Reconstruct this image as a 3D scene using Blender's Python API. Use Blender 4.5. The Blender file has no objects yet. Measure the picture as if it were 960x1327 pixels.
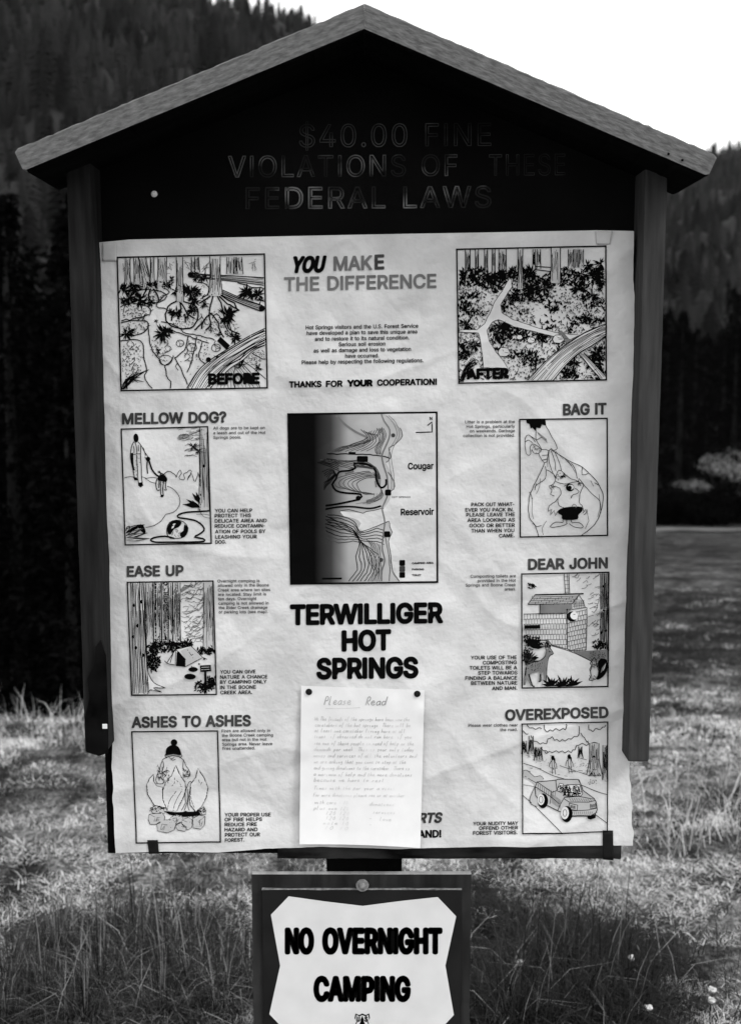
import bpy, bmesh, math, random
import numpy as np
from mathutils import Vector, Matrix
from mathutils.geometry import tessellate_polygon

C = bpy.context.scene.collection
R = math.radians
# ------------------------------------------------------------------ camera, sky, sun, exposure
F_PX, CX, CY = 1500.0, 480.0, 663.5          # focal length and centre measured in photo pixels
TILT = R(7.3)                                # looking slightly down
DIST, EYE = 1.95, 1.55                       # metres from the notice board, eye height
cam_d = bpy.data.cameras.new('camera'); cam = bpy.data.objects.new('camera', cam_d); C.objects.link(cam)
cam.location = (0, -DIST, EYE); cam.rotation_euler = (R(90) - TILT, 0, 0)
cam_d.sensor_fit = 'HORIZONTAL'; cam_d.sensor_width = 24.0; cam_d.lens = 24.0 * F_PX / 960.0
cam_d.clip_start = 0.05; cam_d.clip_end = 6000
cam_d.dof.use_dof = True; cam_d.dof.focus_distance = 1.93; cam_d.dof.aperture_fstop = 5.0
bpy.context.scene.camera = cam

SUN_EL, SUN_AZ = R(46), R(236)               # soft overcast sun behind the camera's right shoulder
w = bpy.data.worlds.new('World'); bpy.context.scene.world = w; w.use_nodes = True
nt = w.node_tree; bg = nt.nodes['Background']
sky = nt.nodes.new('ShaderNodeTexSky'); sky.sky_type = 'NISHITA'; sky.sun_disc = False
sky.sun_elevation = SUN_EL; sky.sun_rotation = SUN_AZ; sky.dust_density = 6.0; sky.air_density = 1.5
bw = nt.nodes.new('ShaderNodeRGBToBW')       # black and white film: the sky has no hue
nt.links.new(sky.outputs[0], bw.inputs[0])
# an even, bright overcast in front of the blue: cloud cover over most of the sky
tcw = nt.nodes.new('ShaderNodeTexCoord'); cn = nt.nodes.new('ShaderNodeTexNoise'); cn.inputs['Scale'].default_value = 1.6; cn.inputs['Detail'].default_value = 5
nt.links.new(tcw.outputs['Generated'], cn.inputs['Vector'])
cl = nt.nodes.new('ShaderNodeMapRange'); cl.inputs[1].default_value = .2; cl.inputs[2].default_value = .8; cl.inputs[3].default_value = 7.4; cl.inputs[4].default_value = 9.0
nt.links.new(cn.outputs['Fac'], cl.inputs[0])
mx = nt.nodes.new('ShaderNodeMix'); mx.data_type = 'FLOAT'; mx.inputs[0].default_value = .88
nt.links.new(bw.outputs[0], mx.inputs[2]); nt.links.new(cl.outputs[0], mx.inputs[3]); nt.links.new(mx.outputs[0], bg.inputs[0])
bg.inputs[1].default_value = 0.15
sun_d = bpy.data.lights.new('sun', 'SUN'); sun = bpy.data.objects.new('sun', sun_d); C.objects.link(sun)
sun_d.energy = 1.4; sun_d.angle = R(16)
sdir = Vector((math.sin(SUN_AZ) * math.cos(SUN_EL) * -1, math.cos(SUN_AZ) * math.cos(SUN_EL), math.sin(SUN_EL)))
sun.rotation_euler = sdir.to_track_quat('Z', 'Y').to_euler()
vs = bpy.context.scene.view_settings
vs.view_transform = 'Standard'; vs.look = 'None'; vs.gamma = 1.0; vs.use_curve_mapping = False
vs.exposure = 0.32

# ------------------------------------------------------------------ measuring: photo pixel -> point on a plane of constant y
COS_T, SIN_T = math.cos(TILT), math.sin(TILT)
def on_plane(px, py, y=0.0):
    u = (np.asarray(px, float) - CX) / F_PX; v = (CY - np.asarray(py, float)) / F_PX
    dy = COS_T + v * SIN_T; dz = -SIN_T + v * COS_T; t = (y + DIST) / dy
    return u * t, EYE + dz * t
def pt(px, py, y=0.0):
    x, z = on_plane(px, py, y); return Vector((float(x), y, float(z)))

# ------------------------------------------------------------------ helpers
def tag(o, label=None, cat=None, group=None, kind=None):
    if label: o['label'] = label
    if cat: o['category'] = cat
    if group: o['group'] = group
    if kind: o['kind'] = kind
    return o
def link(name, me, mats, parent=None):
    o = bpy.data.objects.new(name, me); C.objects.link(o)
    for m in (mats if isinstance(mats, (list, tuple)) else [mats]):
        if me.materials.find(m.name) < 0: me.materials.append(m)
    if parent: o.parent = parent
    return o
def empty(name, loc=(0, 0, 0)):
    o = bpy.data.objects.new(name, None); C.objects.link(o); o.location = loc; o.empty_display_size = 0.1; return o
def from_bm(name, bm, mats, parent=None, smooth=False):
    me = bpy.data.meshes.new(name); bm.to_mesh(me); bm.free()
    if smooth: me.polygons.foreach_set('use_smooth', [True] * len(me.polygons))
    return link(name, me, mats, parent)
def np_mesh(name, V, F, smooth=False):
    """V (n,3), F (m,k) all the same k"""
    V = np.asarray(V, np.float32); F = np.asarray(F, np.int32); k = F.shape[1]
    me = bpy.data.meshes.new(name)
    me.vertices.add(len(V)); me.vertices.foreach_set('co', V.ravel())
    me.loops.add(F.size); me.loops.foreach_set('vertex_index', F.ravel())
    me.polygons.add(len(F)); me.polygons.foreach_set('loop_start', np.arange(0, F.size, k, dtype=np.int32))
    me.polygons.foreach_set('loop_total', np.full(len(F), k, np.int32))
    if smooth: me.polygons.foreach_set('use_smooth', np.ones(len(F), bool))
    me.update(calc_edges=True)
    return me
def point_attr(me, name, vals):
    a = me.attributes.new(name, 'FLOAT', 'POINT'); a.data.foreach_set('value', np.asarray(vals, np.float32))

# smooth value noise in numpy
def vnoise(x, y, seed=0):
    x = np.asarray(x, float); y = np.asarray(y, float)
    xi = np.floor(x).astype(np.int64); yi = np.floor(y).astype(np.int64); xf = x - xi; yf = y - yi
    u = xf * xf * xf * (xf * (xf * 6 - 15) + 10); v = yf * yf * yf * (yf * (yf * 6 - 15) + 10)
    def h(a, b):
        n = (a * 374761393 + b * 668265263 + seed * 974634777) & 0x7fffffff
        n = ((n ^ (n >> 13)) * 1274126177) & 0x7fffffff
        n = n ^ (n >> 16)
        return (n & 0xffff) / 65535.0 * 2 - 1
    return (h(xi, yi) * (1 - u) + h(xi + 1, yi) * u) * (1 - v) + (h(xi, yi + 1) * (1 - u) + h(xi + 1, yi + 1) * u) * v

# ------------------------------------------------------------------ materials (all neutral: a black and white photograph)
def g(v): return (v, v, v, 1)
def mat(name, lo, hi=None, scale=(10, 10, 10), rough=0.8, bump=0.0, detail=4, attr=None, spec=0.3, contrast=(0.3, 0.7), coords='Object', bscale=None):
    m = bpy.data.materials.new(name); m.use_nodes = True; n = m.node_tree; b = n.nodes['Principled BSDF']
    b.inputs['Roughness'].default_value = rough; b.inputs['Specular IOR Level'].default_value = spec
    b.inputs['Base Color'].default_value = g(lo)
    if hi is not None or bump:
        tc = n.nodes.new('ShaderNodeTexCoord'); mp = n.nodes.new('ShaderNodeMapping'); mp.inputs['Scale'].default_value = scale
        n.links.new(tc.outputs[coords], mp.inputs[0])
        no = n.nodes.new('ShaderNodeTexNoise'); no.inputs['Scale'].default_value = 1.0; no.inputs['Detail'].default_value = detail
        n.links.new(mp.outputs[0], no.inputs['Vector'])
    if hi is not None:
        cr = n.nodes.new('ShaderNodeValToRGB'); cr.color_ramp.elements[0].color = g(lo); cr.color_ramp.elements[1].color = g(hi)
        cr.color_ramp.elements[0].position = contrast[0]; cr.color_ramp.elements[1].position = contrast[1]
        src = no.outputs['Fac']
        if attr:
            at = n.nodes.new('ShaderNodeAttribute'); at.attribute_name = attr
            src = at.outputs['Fac']
            cr.color_ramp.elements[0].position = 0; cr.color_ramp.elements[1].position = 1
        n.links.new(src, cr.inputs[0]); n.links.new(cr.outputs[0], b.inputs['Base Color'])
    if bump:
        bp = n.nodes.new('ShaderNodeBump'); bp.inputs['Strength'].default_value = bump; bp.inputs['Distance'].default_value = 0.002
        hsrc = no.outputs['Fac']
        if bscale:
            nb = n.nodes.new('ShaderNodeTexNoise'); nb.inputs['Scale'].default_value = bscale; nb.inputs['Detail'].default_value = 5
            n.links.new(tc.outputs[coords], nb.inputs['Vector']); hsrc = nb.outputs['Fac']
        n.links.new(hsrc, bp.inputs['Height']); n.links.new(bp.outputs[0], b.inputs['Normal'])
    return m
M = {}
M['paper'] = mat('poster paper', 0.54, 0.70, (16, 16, 16), 0.85, 0.8, 8, bscale=90, spec=0.1)
M['note_paper'] = mat('note paper', 0.78, 0.83, (30, 30, 30), 0.7, 0.1, bscale=90)
M['ink'] = mat('black ink', 0.0035, rough=0.8, spec=0.0)
M['ink_dark'] = mat('dark grey ink', 0.035, 0.07, (40, 40, 40), 0.7, spec=0.0)
M['ink_grey'] = mat('grey ink', 0.12, 0.22, (22, 22, 22), 0.7, spec=0.0)
M['ink_line'] = mat('thin line ink', 0.05, rough=0.7, spec=0.0)
M['ink_light'] = mat('pale grey ink', 0.46, rough=0.7, spec=0.0)
M['pencil'] = mat('faded pen ink', 0.46, 0.76, (35, 35, 12), 0.7, spec=0.0)
M['stain_shade'] = mat('dark stained and shaded wood', 0.002, 0.007, (3, 30, 3), 0.9, 0.3, bscale=30, spec=0.02)  # dark stain, also used to paint the shade under the roof
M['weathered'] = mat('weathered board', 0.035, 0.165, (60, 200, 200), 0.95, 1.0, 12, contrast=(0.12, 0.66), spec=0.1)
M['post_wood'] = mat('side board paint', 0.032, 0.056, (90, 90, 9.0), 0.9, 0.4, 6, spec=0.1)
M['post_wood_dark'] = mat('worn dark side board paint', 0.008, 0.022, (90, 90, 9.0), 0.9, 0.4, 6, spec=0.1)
M['rail'] = mat('bottom rail wood', 0.002, 0.05, (9, 20, 40), 0.9, 0.6, 6, spec=0.05)
M['rot'] = mat('rotten wood', 0.002, 0.008, (20, 20, 20), 0.95, 0.8, spec=0.0)
M['sign_wood'] = mat('sign backing wood', 0.002, 0.032, (26, 26, 3.5), 0.7, 0.5, 6, spec=0.1)
M['sign_dark'] = mat('sign dark paint', 0.008, 0.014, (14, 14, 14), 0.5, spec=0.15)
M['sign_white'] = mat('sign white paint', 0.64, 0.72, (18, 18, 18), 0.5)
M['metal'] = mat('dull metal', 0.10, 0.28, (120, 120, 120), 0.45)
M['tape_black'] = mat('black tape', 0.006, 0.012, (60, 60, 60), 0.7, spec=0.1)
M['tape_pale'] = mat('aged tape', 0.47, 0.56, (60, 60, 60), 0.6)
M['pen'] = mat('faded felt pen', 0.28, 0.6, (40, 40, 20), 0.8, spec=0.0)
M['lit_edge'] = mat('light painted on wood edge', 0.28, 0.5, (40, 8, 8), 0.9, spec=0.1)
M['white_spot'] = mat('white nail paint', 0.7, rough=0.6)

def worn_lit_letter():
    m = mat('worn routed letters with lit edges', 0.002, 0.15, (10, 10, 14), 0.8, detail=8, contrast=(0.47, 0.68)); return m
M['worn'] = worn_lit_letter()
M['worn_shaded'] = mat('worn letters in painted shade', 0.002, 0.07, (10, 10, 14), 0.8, detail=8, contrast=(0.45, 0.7))  # dimmer letters: wear and shade both put into the colour

# ------------------------------------------------------------------ letter outlines (200 units per em, capital height 102)
GLYPHS = r"""A	0.480	3,0 40,102 55,102 93,0 79,0 57,60 53,74 46,96 49,96 43,74 38,60 17,0|22,28 22,40 74,40 74,28
B	0.456	12,0 12,102 48,102 55,101 61,100 66,98 72,94 76,88 79,82 80,75 79,69 77,64 71,57 63,53 63,52 68,51 73,49 77,45 80,41 83,35 84,27 83,20 80,13 75,8 69,4 63,2 57,0 49,0|25,11 49,11 56,12 62,13 66,16 70,21 71,27 70,32 68,37 65,41 61,44 56,46 50,46 25,46|25,57 48,57 58,59 62,62 65,65 67,70 67,74 66,81 63,86 57,89 48,90 25,90
C	0.510	53,-1 45,-1 37,1 30,5 24,10 18,16 14,23 11,31 9,41 8,51 9,61 11,70 14,79 18,86 24,92 30,97 37,100 45,102 53,103 68,101 75,98 80,94 85,89 90,84 93,77 95,70 82,70 78,79 71,86 63,90 53,91 47,91 42,89 37,86 32,83 28,78 25,73 23,66 21,59 21,51 21,43 23,35 25,29 28,23 32,19 37,15 42,13 47,11 53,11 63,12 71,16 78,23 82,32 95,32 93,25 90,18 86,12 80,8 75,4 68,1 61,-1
D	0.502	44,0 19,0 19,11 43,11 51,12 58,14 64,16 69,20 73,24 76,30 78,36 79,43 80,51 79,59 78,66 76,72 73,78 69,82 64,86 58,88 52,90 44,90 19,90 19,102 45,102 55,101 63,99 71,96 77,91 82,85 87,78 90,70 92,61 92,51 92,41 90,32 87,24 82,17 77,11 70,6 62,3 54,1|25,102 25,0 12,0 12,102
E	0.419	12,0 12,102 74,102 74,90 25,90 25,57 71,57 71,46 25,46 25,11 75,11 75,0
F	0.410	12,0 12,102 74,102 74,90 25,90 25,56 69,56 69,44 25,44 25,0
G	0.520	54,-1 45,-1 37,1 30,5 24,10 18,16 14,23 11,31 9,41 8,51 9,61 11,70 14,79 18,86 23,92 30,97 37,100 45,102 53,103 61,103 68,101 75,98 81,94 86,89 90,83 93,77 95,70 82,70 77,79 71,85 63,90 53,91 47,91 42,89 37,86 32,83 28,78 25,73 23,66 21,59 21,51 21,43 23,35 25,29 28,23 32,19 37,15 42,13 48,11 54,11 62,11 69,14 75,19 79,25 81,29 83,35 83,40 87,40 57,40 57,51 96,51 96,40 95,32 93,25 90,18 86,12 81,8 75,4 69,1 62,-1
H	0.517	12,0 12,102 25,102 25,58 78,58 78,102 91,102 91,0 78,0 78,46 25,46 25,0
I	0.187	12,0 12,102 25,102 25,0
J	0.396	37,-1 29,0 21,2 15,7 10,13 8,20 7,29 7,35 20,35 20,29 21,21 24,15 30,11 37,10 44,11 50,15 53,21 54,29 54,102 67,102 67,29 66,20 64,13 59,7 53,2 45,0
K	0.467	21,29 21,43 28,52 35,61 42,69 73,102 90,102 46,55 46,55|12,0 12,102 25,102 25,67 25,45 25,39 25,0|74,0 38,52 46,62 90,0
L	0.393	12,0 12,102 25,102 25,11 72,11 72,0
M	0.628	12,0 12,102 30,102 55,37 57,32 60,25 62,17 64,10 61,10 64,17 66,24 68,32 70,37 95,102 114,102 114,0 101,0 101,58 101,65 101,74 101,83 101,91 103,91 100,82 96,73 93,64 91,58 68,0 57,0 34,58 32,64 29,72 26,82 22,91 24,91 24,83 24,74 24,66 24,58 24,0
N	0.523	12,0 12,102 27,102 69,37 73,30 78,21 83,11 81,11 80,22 80,31 80,39 80,102 93,102 93,0 77,0 40,58 35,66 30,76 22,90 24,91 24,77 25,66 25,58 25,0
O	0.533	53,-1 45,-1 37,1 30,5 24,10 18,16 14,23 11,31 9,41 8,51 9,61 11,70 14,79 18,86 24,92 30,97 37,100 45,102 53,103 62,102 70,100 77,97 83,92 88,86 93,79 96,70 98,61 99,51 98,41 96,31 93,23 88,16 83,10 77,5 70,1 62,-1|53,11 59,11 65,13 70,15 74,19 78,23 82,29 84,35 86,43 86,51 86,59 84,66 82,73 78,78 74,83 70,87 65,89 59,91 53,91 47,91 42,89 37,87 32,83 28,78 25,73 23,66 21,59 21,51 21,43 23,35 25,29 28,23 32,19 37,15 42,13 47,11
P	0.445	12,0 12,102 47,102 54,101 61,100 66,97 71,94 75,90 78,86 80,81 81,75 82,70 81,64 80,58 78,53 75,49 71,45 66,41 61,39 54,38 47,37 22,37 22,48 47,48 54,49 59,51 64,54 67,59 68,64 69,70 68,75 67,80 64,85 59,88 54,90 46,90 25,90 25,0
Q	0.533	49,32 63,32 74,17 77,13 94,-10 80,-10 69,5 66,9|53,-1 45,-1 37,1 30,5 24,10 18,16 14,23 11,31 9,41 8,51 9,61 11,70 14,79 18,86 24,92 30,97 37,100 45,102 53,103 62,102 70,100 77,97 83,92 88,86 93,79 96,70 98,61 99,51 98,41 96,31 93,23 88,16 83,10 77,5 70,1 62,-1|53,11 59,11 65,13 70,15 74,19 78,23 82,29 84,35 86,43 86,51 86,59 84,66 82,73 78,78 74,83 70,87 65,89 59,91 53,91 47,91 42,89 37,87 32,83 28,78 25,73 23,66 21,59 21,51 21,43 23,35 25,29 28,23 32,19 37,15 42,13 47,11
R	0.449	12,0 12,102 47,102 55,101 61,100 67,98 73,93 78,87 80,82 81,76 82,70 81,65 80,59 78,54 73,48 67,43 61,41 55,40 47,40 19,40 19,51 47,51 54,52 60,53 64,56 67,60 68,65 69,70 68,76 67,81 64,85 60,88 54,90 47,90 25,90 25,0|71,0 46,46 61,46 86,0
S	0.447	45,-2 38,-1 31,0 26,2 20,5 16,8 13,12 10,17 8,22 8,27 21,27 22,22 25,18 28,14 33,12 45,10 51,10 57,12 62,15 66,18 68,23 69,28 68,32 66,36 59,41 49,44 37,48 29,51 22,54 17,58 13,63 11,68 10,74 12,83 15,90 18,94 23,97 28,100 33,102 39,103 45,103 52,103 58,102 63,100 70,95 75,90 79,83 80,76 67,76 65,82 60,87 56,90 51,91 45,92 39,91 33,90 29,87 26,84 24,80 23,75 24,70 26,67 34,62 42,59 53,56 62,53 72,48 79,40 81,34 82,28 81,20 77,13 74,9 70,5 65,2 59,0 52,-1
T	0.449	6,90 6,102 83,102 83,90 51,90 51,0 39,0 39,90
U	0.517	52,-2 44,-1 37,0 31,3 25,7 21,11 17,16 14,22 13,28 12,35 12,102 25,102 25,36 26,29 28,23 32,17 37,14 44,11 52,10 60,11 66,14 71,17 75,23 78,29 79,36 79,102 91,102 91,35 91,28 89,22 87,16 83,11 78,7 73,3 66,0 59,-1
V	0.480	41,0 3,102 17,102 38,41 43,27 50,6 47,6 53,28 58,41 79,102 93,102 56,0
W	0.686	31,0 3,102 16,102 33,39 35,29 37,19 39,8 38,8 40,19 42,29 45,39 61,102 76,102 92,39 95,29 97,19 99,8 98,8 100,19 102,29 105,39 121,102 134,102 106,0 91,0 74,65 70,78 67,95 70,95 67,79 64,65 46,0
X	0.474	4,0 43,57 43,47 6,102 21,102 36,80 41,72 45,66 49,58 46,58 50,66 54,72 60,80 75,102 89,102 52,48 52,57 91,0 76,0 58,26 54,33 50,39 46,46 49,46 45,39 41,33 36,26 18,0
Y	0.472	41,0 41,42 3,102 18,102 38,69 44,58 50,46 45,46 50,59 56,69 76,102 91,102 54,42 54,0
Z	0.438	8,0 8,9 55,77 61,86 68,95 70,91 57,90 45,90 8,90 8,102 79,102 79,92 34,26 27,16 19,7 18,11 30,11 43,11 80,11 80,0
a	0.389	32,-2 25,-1 19,1 14,4 10,9 7,15 6,22 7,28 9,32 12,36 16,39 25,42 36,44 47,45 53,47 55,49 55,51 55,51 53,59 48,64 39,66 30,64 24,60 20,55 8,58 11,64 16,69 21,73 27,75 39,77 48,76 57,72 61,69 64,64 67,58 67,50 67,0 55,0 55,10 54,10 50,5 43,0|34,9 40,10 46,12 50,15 53,19 54,23 55,28 55,38 52,36 46,35 40,34 35,34 27,32 21,28 19,25 18,21 20,14 26,10
b	0.424	46,-2 40,-1 34,1 28,6 24,12 22,12 22,0 11,0 11,102 23,102 23,64 24,64 27,69 34,75 39,76 46,77 52,76 57,75 63,72 67,68 71,64 74,59 76,52 78,45 78,38 78,30 76,23 74,17 71,11 67,7 63,3 58,1 52,-1|44,9 51,10 56,13 60,18 63,23 65,30 66,38 65,45 63,52 60,58 56,62 51,65 44,66 38,65 32,62 28,58 25,53 23,46 23,38 23,30 25,23 28,17 32,13 38,10
c	0.396	41,-2 35,-1 29,1 23,3 19,7 14,12 11,17 9,23 7,30 7,37 7,45 9,52 11,58 14,64 19,68 23,72 29,75 35,76 41,77 52,75 61,71 68,64 72,55 61,52 58,58 54,62 48,65 41,66 35,65 29,62 25,57 22,52 20,45 19,37 20,30 22,23 25,18 29,13 35,10 41,9 49,10 54,13 58,18 61,23 73,20 68,11 61,4 52,0
d	0.424	39,-2 33,-1 27,1 22,3 18,7 14,11 11,17 9,23 7,30 7,38 7,45 9,52 11,59 14,64 18,68 22,72 27,75 33,76 39,77 46,76 51,75 57,69 61,64 62,64 62,102 74,102 74,0 63,0 63,12 61,12 57,6 50,1 45,-1|41,9 47,10 53,13 57,17 60,23 62,30 62,38 62,46 60,53 57,58 53,62 47,65 41,66 34,65 29,62 25,58 22,52 20,45 19,38 20,30 22,23 25,18 29,13 34,10
e	0.404	42,-2 35,-1 29,1 23,3 18,7 14,12 11,17 9,23 7,30 7,37 7,45 9,52 11,58 14,63 18,68 23,72 28,75 34,76 41,77 53,75 59,72 64,68 68,63 71,56 73,51 74,45 74,39 74,34 15,34 15,44 68,44 62,40 61,47 60,54 57,59 53,63 47,65 41,66 35,65 29,63 25,59 22,54 20,48 19,42 19,36 20,28 22,21 26,16 30,12 36,10 42,9 51,11 57,15 61,21 73,18 71,13 67,8 62,4 57,1 50,-1
f	0.254	46,76 46,65 1,65 1,76|16,0 16,86 17,92 19,97 23,101 27,104 37,106 44,105 49,104 45,94 43,94 39,95 34,94 31,92 29,89 28,84 28,0
g	0.425	41,-30 34,-30 27,-28 16,-22 10,-14 20,-8 24,-13 31,-18 41,-19 50,-18 56,-15 61,-9 62,-1 62,14 61,14 57,8 50,3 45,2 39,1 33,1 28,3 23,5 18,9 14,13 11,18 9,24 7,31 7,38 7,46 9,53 11,59 14,64 18,68 22,72 28,75 33,76 39,77 46,76 51,75 58,69 62,64 63,64 63,76 74,76 74,-2 74,-8 73,-13 70,-18 65,-23 58,-27 53,-29 47,-30|41,12 47,13 53,15 57,19 60,24 62,31 62,39 62,46 60,53 57,58 53,62 47,65 41,66 34,65 29,62 25,58 22,52 20,46 19,39 20,31 22,25 25,19 29,15 34,13
h	0.410	23,45 23,0 11,0 11,102 23,102 23,57 20,57 23,64 26,69 30,72 37,76 45,77 53,76 59,74 64,70 68,64 70,60 71,54 71,48 71,0 59,0 59,47 58,55 55,61 49,65 42,66 37,65 32,63 28,61 25,57 23,51
i	0.167	11,0 11,76 23,76 23,0|17,89 13,89 11,91 9,94 8,97 9,100 11,102 13,104 17,105 20,104 23,102 25,100 25,97 25,94 23,91 20,89
j	0.167	11,76 23,76 23,-6 22,-13 20,-18 17,-23 13,-26 7,-28 1,-29 -2,-29 -2,-17 0,-17 5,-17 8,-14 10,-11 11,-6|17,89 13,89 11,91 9,94 8,97 9,100 11,102 13,104 17,105 20,104 23,102 25,100 25,97 25,94 23,91 20,89
k	0.381	22,27 22,42 24,42 57,76 72,76 37,40 35,40|11,0 11,102 23,102 23,0|59,0 30,37 38,46 74,0
l	0.180	11,0 11,106 23,106 23,0
m	0.610	11,0 11,76 22,76 22,59 22,59 24,65 26,69 34,75 44,77 51,76 57,72 62,66 64,59 62,59 64,64 67,69 76,75 87,77 94,77 99,74 104,71 108,66 111,59 111,51 111,0 99,0 99,51 98,58 95,63 89,65 84,66 79,66 75,64 69,58 67,49 67,0 55,0 55,52 54,58 51,62 46,65 40,66 32,64 28,61 25,58 23,53 23,48 23,0
n	0.410	23,45 23,0 11,0 11,76 22,76 22,57 20,57 23,64 26,69 30,72 37,76 45,77 53,76 59,74 64,70 68,64 70,60 71,54 71,48 71,0 59,0 59,47 58,55 55,61 49,65 42,66 37,65 32,63 28,61 25,57 23,51
o	0.415	41,-2 35,-1 29,1 23,3 19,7 14,12 11,17 9,23 7,30 7,37 7,45 9,52 11,58 14,64 19,68 23,72 29,75 35,76 41,77 48,76 54,75 60,72 65,68 69,64 72,58 74,52 76,45 76,37 76,30 74,23 72,17 69,12 65,7 60,3 54,1 48,-1|41,9 48,10 54,13 58,18 61,23 63,30 64,37 63,45 61,52 58,57 54,62 48,65 41,66 35,65 29,62 25,57 22,52 20,45 19,37 20,30 22,23 25,18 29,13 35,10
p	0.424	11,-29 11,76 22,76 22,64 24,64 27,69 34,75 39,76 46,77 52,76 57,75 63,72 67,68 71,64 74,59 76,52 78,45 78,38 78,30 76,23 74,17 71,11 67,7 63,3 58,1 52,-1 46,-2 40,-1 35,1 28,6 24,12 23,12 23,-29|44,9 51,10 56,13 60,18 63,23 65,30 66,38 65,45 63,52 60,58 56,62 51,65 44,66 38,65 32,62 28,58 25,53 23,46 23,38 23,30 25,23 28,17 32,13 38,10
q	0.424	74,-29 62,-29 62,12 61,12 57,6 50,1 45,-1 39,-2 33,-1 27,1 22,3 18,7 14,11 11,17 9,23 7,30 7,38 7,45 9,52 11,59 14,64 18,68 22,72 27,75 33,76 39,77 46,76 51,75 57,69 61,64 63,64 63,76 74,76|41,9 47,10 53,13 57,17 60,23 62,30 62,38 62,46 60,53 57,58 53,62 47,65 41,66 34,65 29,62 25,58 22,52 20,45 19,38 20,30 22,23 25,18 29,13 34,10
r	0.259	11,0 11,76 22,76 22,64 23,64 26,69 30,73 36,76 43,77 46,77 49,77 49,64 46,65 41,65 36,65 32,63 28,60 25,57 23,52 23,47 23,0
s	0.365	36,-2 29,-1 22,1 17,4 12,8 9,13 7,19 19,21 21,16 25,12 30,10 36,9 43,10 49,12 52,16 54,21 53,24 51,27 47,29 42,31 30,34 24,36 18,38 14,42 11,47 9,55 10,61 13,66 17,71 23,74 30,76 37,77 45,76 51,74 56,72 60,68 65,58 54,55 52,60 49,63 44,66 37,67 31,66 26,63 23,60 22,55 22,52 25,49 34,45 46,42 52,40 57,37 61,34 65,28 66,21 65,15 62,9 58,5 52,1 45,-1
t	0.227	41,76 41,65 1,65 1,76|13,94 25,94 25,20 26,15 27,12 30,11 34,10 37,10 40,11 43,0 38,-1 34,-1 28,0 23,1 18,4 14,10 13,19
u	0.410	36,-1 29,0 23,2 18,6 14,12 12,16 11,22 11,28 11,76 23,76 23,29 24,21 27,15 33,11 40,10 45,11 50,12 54,15 57,19 59,24 59,31 59,76 71,76 71,0 60,0 60,18 61,18 59,12 55,7 51,3 44,0
v	0.389	33,0 3,76 17,76 33,31 37,17 41,4 37,4 41,17 45,31 61,76 74,76 45,0
w	0.567	28,0 5,76 17,76 27,43 31,27 35,8 33,8 37,27 41,43 50,76 63,76 72,43 76,27 80,8 78,8 83,27 87,43 96,76 109,76 86,0 74,0 64,34 61,45 58,56 55,68 58,68 55,56 53,45 50,34 40,0
x	0.379	4,0 34,44 34,34 6,76 20,76 29,61 36,51 41,41 35,41 40,51 47,61 56,76 70,76 42,34 42,43 72,0 57,0 46,17 40,27 35,36 41,36 36,27 30,17 18,0
y	0.389	9,-28 12,-17 14,-17 21,-18 26,-15 30,-7 33,0 3,76 17,76 33,31 37,17 41,4 37,4 40,17 45,31 61,76 74,76 41,-12 35,-21 28,-27 18,-29 13,-29
z	0.380	8,0 8,9 51,64 51,65 10,65 10,76 67,76 67,66 25,12 25,11 68,11 68,0
0	0.453	45,-1 38,-1 32,1 26,5 21,10 17,15 14,23 11,31 10,40 10,51 10,61 11,71 14,79 17,86 21,92 26,97 32,100 38,102 45,103 52,102 59,100 65,97 70,92 74,86 77,79 79,71 81,61 81,51 81,40 79,31 77,23 74,15 70,10 65,5 59,1 53,-1|45,10 52,11 58,15 61,18 64,23 66,29 68,35 68,43 69,51 68,59 68,66 66,73 64,79 61,83 58,87 52,91 45,92 38,91 33,87 29,83 27,79 25,73 23,66 22,59 22,51 22,43 23,35 25,29 27,23 29,18 33,15 38,11
1	0.453	15,0 15,11 78,11 78,0|55,102 55,0 42,0 42,90 42,90 17,72 17,85 40,102
2	0.453	13,0 13,9 47,46 56,56 62,65 64,74 63,79 62,84 59,87 55,90 45,92 39,91 34,89 31,87 28,83 26,78 25,72 13,72 14,78 15,84 17,88 22,95 29,99 34,101 39,103 45,103 51,103 56,101 61,99 67,95 72,89 75,82 76,74 74,64 67,52 53,36 31,12 31,11 78,11 78,0
3	0.453	44,-1 38,-1 32,0 27,2 20,6 14,11 10,18 9,26 22,26 23,21 25,17 29,14 33,12 44,10 55,12 59,15 63,19 65,23 66,29 65,34 63,39 60,43 55,47 48,49 40,50 31,50 31,60 58,90 58,90 14,90 14,102 74,102 74,92 42,56 42,58 49,58 56,57 62,55 67,52 71,49 74,44 77,40 78,35 79,29 78,23 77,18 74,13 71,9 67,5 62,2 56,0 50,-1
4	0.453	8,21 8,32 49,102 62,102 22,33 22,33 83,33 83,21|56,0 56,24 56,29 56,64 69,64 69,0
5	0.453	44,-1 38,-1 33,0 28,2 22,6 17,12 13,19 12,26 24,26 25,22 28,18 35,12 44,10 50,11 55,13 60,16 63,21 65,26 66,32 65,39 63,44 59,49 55,52 50,55 44,55 33,54 26,49 13,51 19,102 73,102 73,90 30,90 27,60 27,60 36,65 46,67 53,66 59,64 64,61 69,57 73,52 76,46 78,40 78,33 78,26 76,20 74,15 70,10 66,6 62,3 56,1 51,-1
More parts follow.
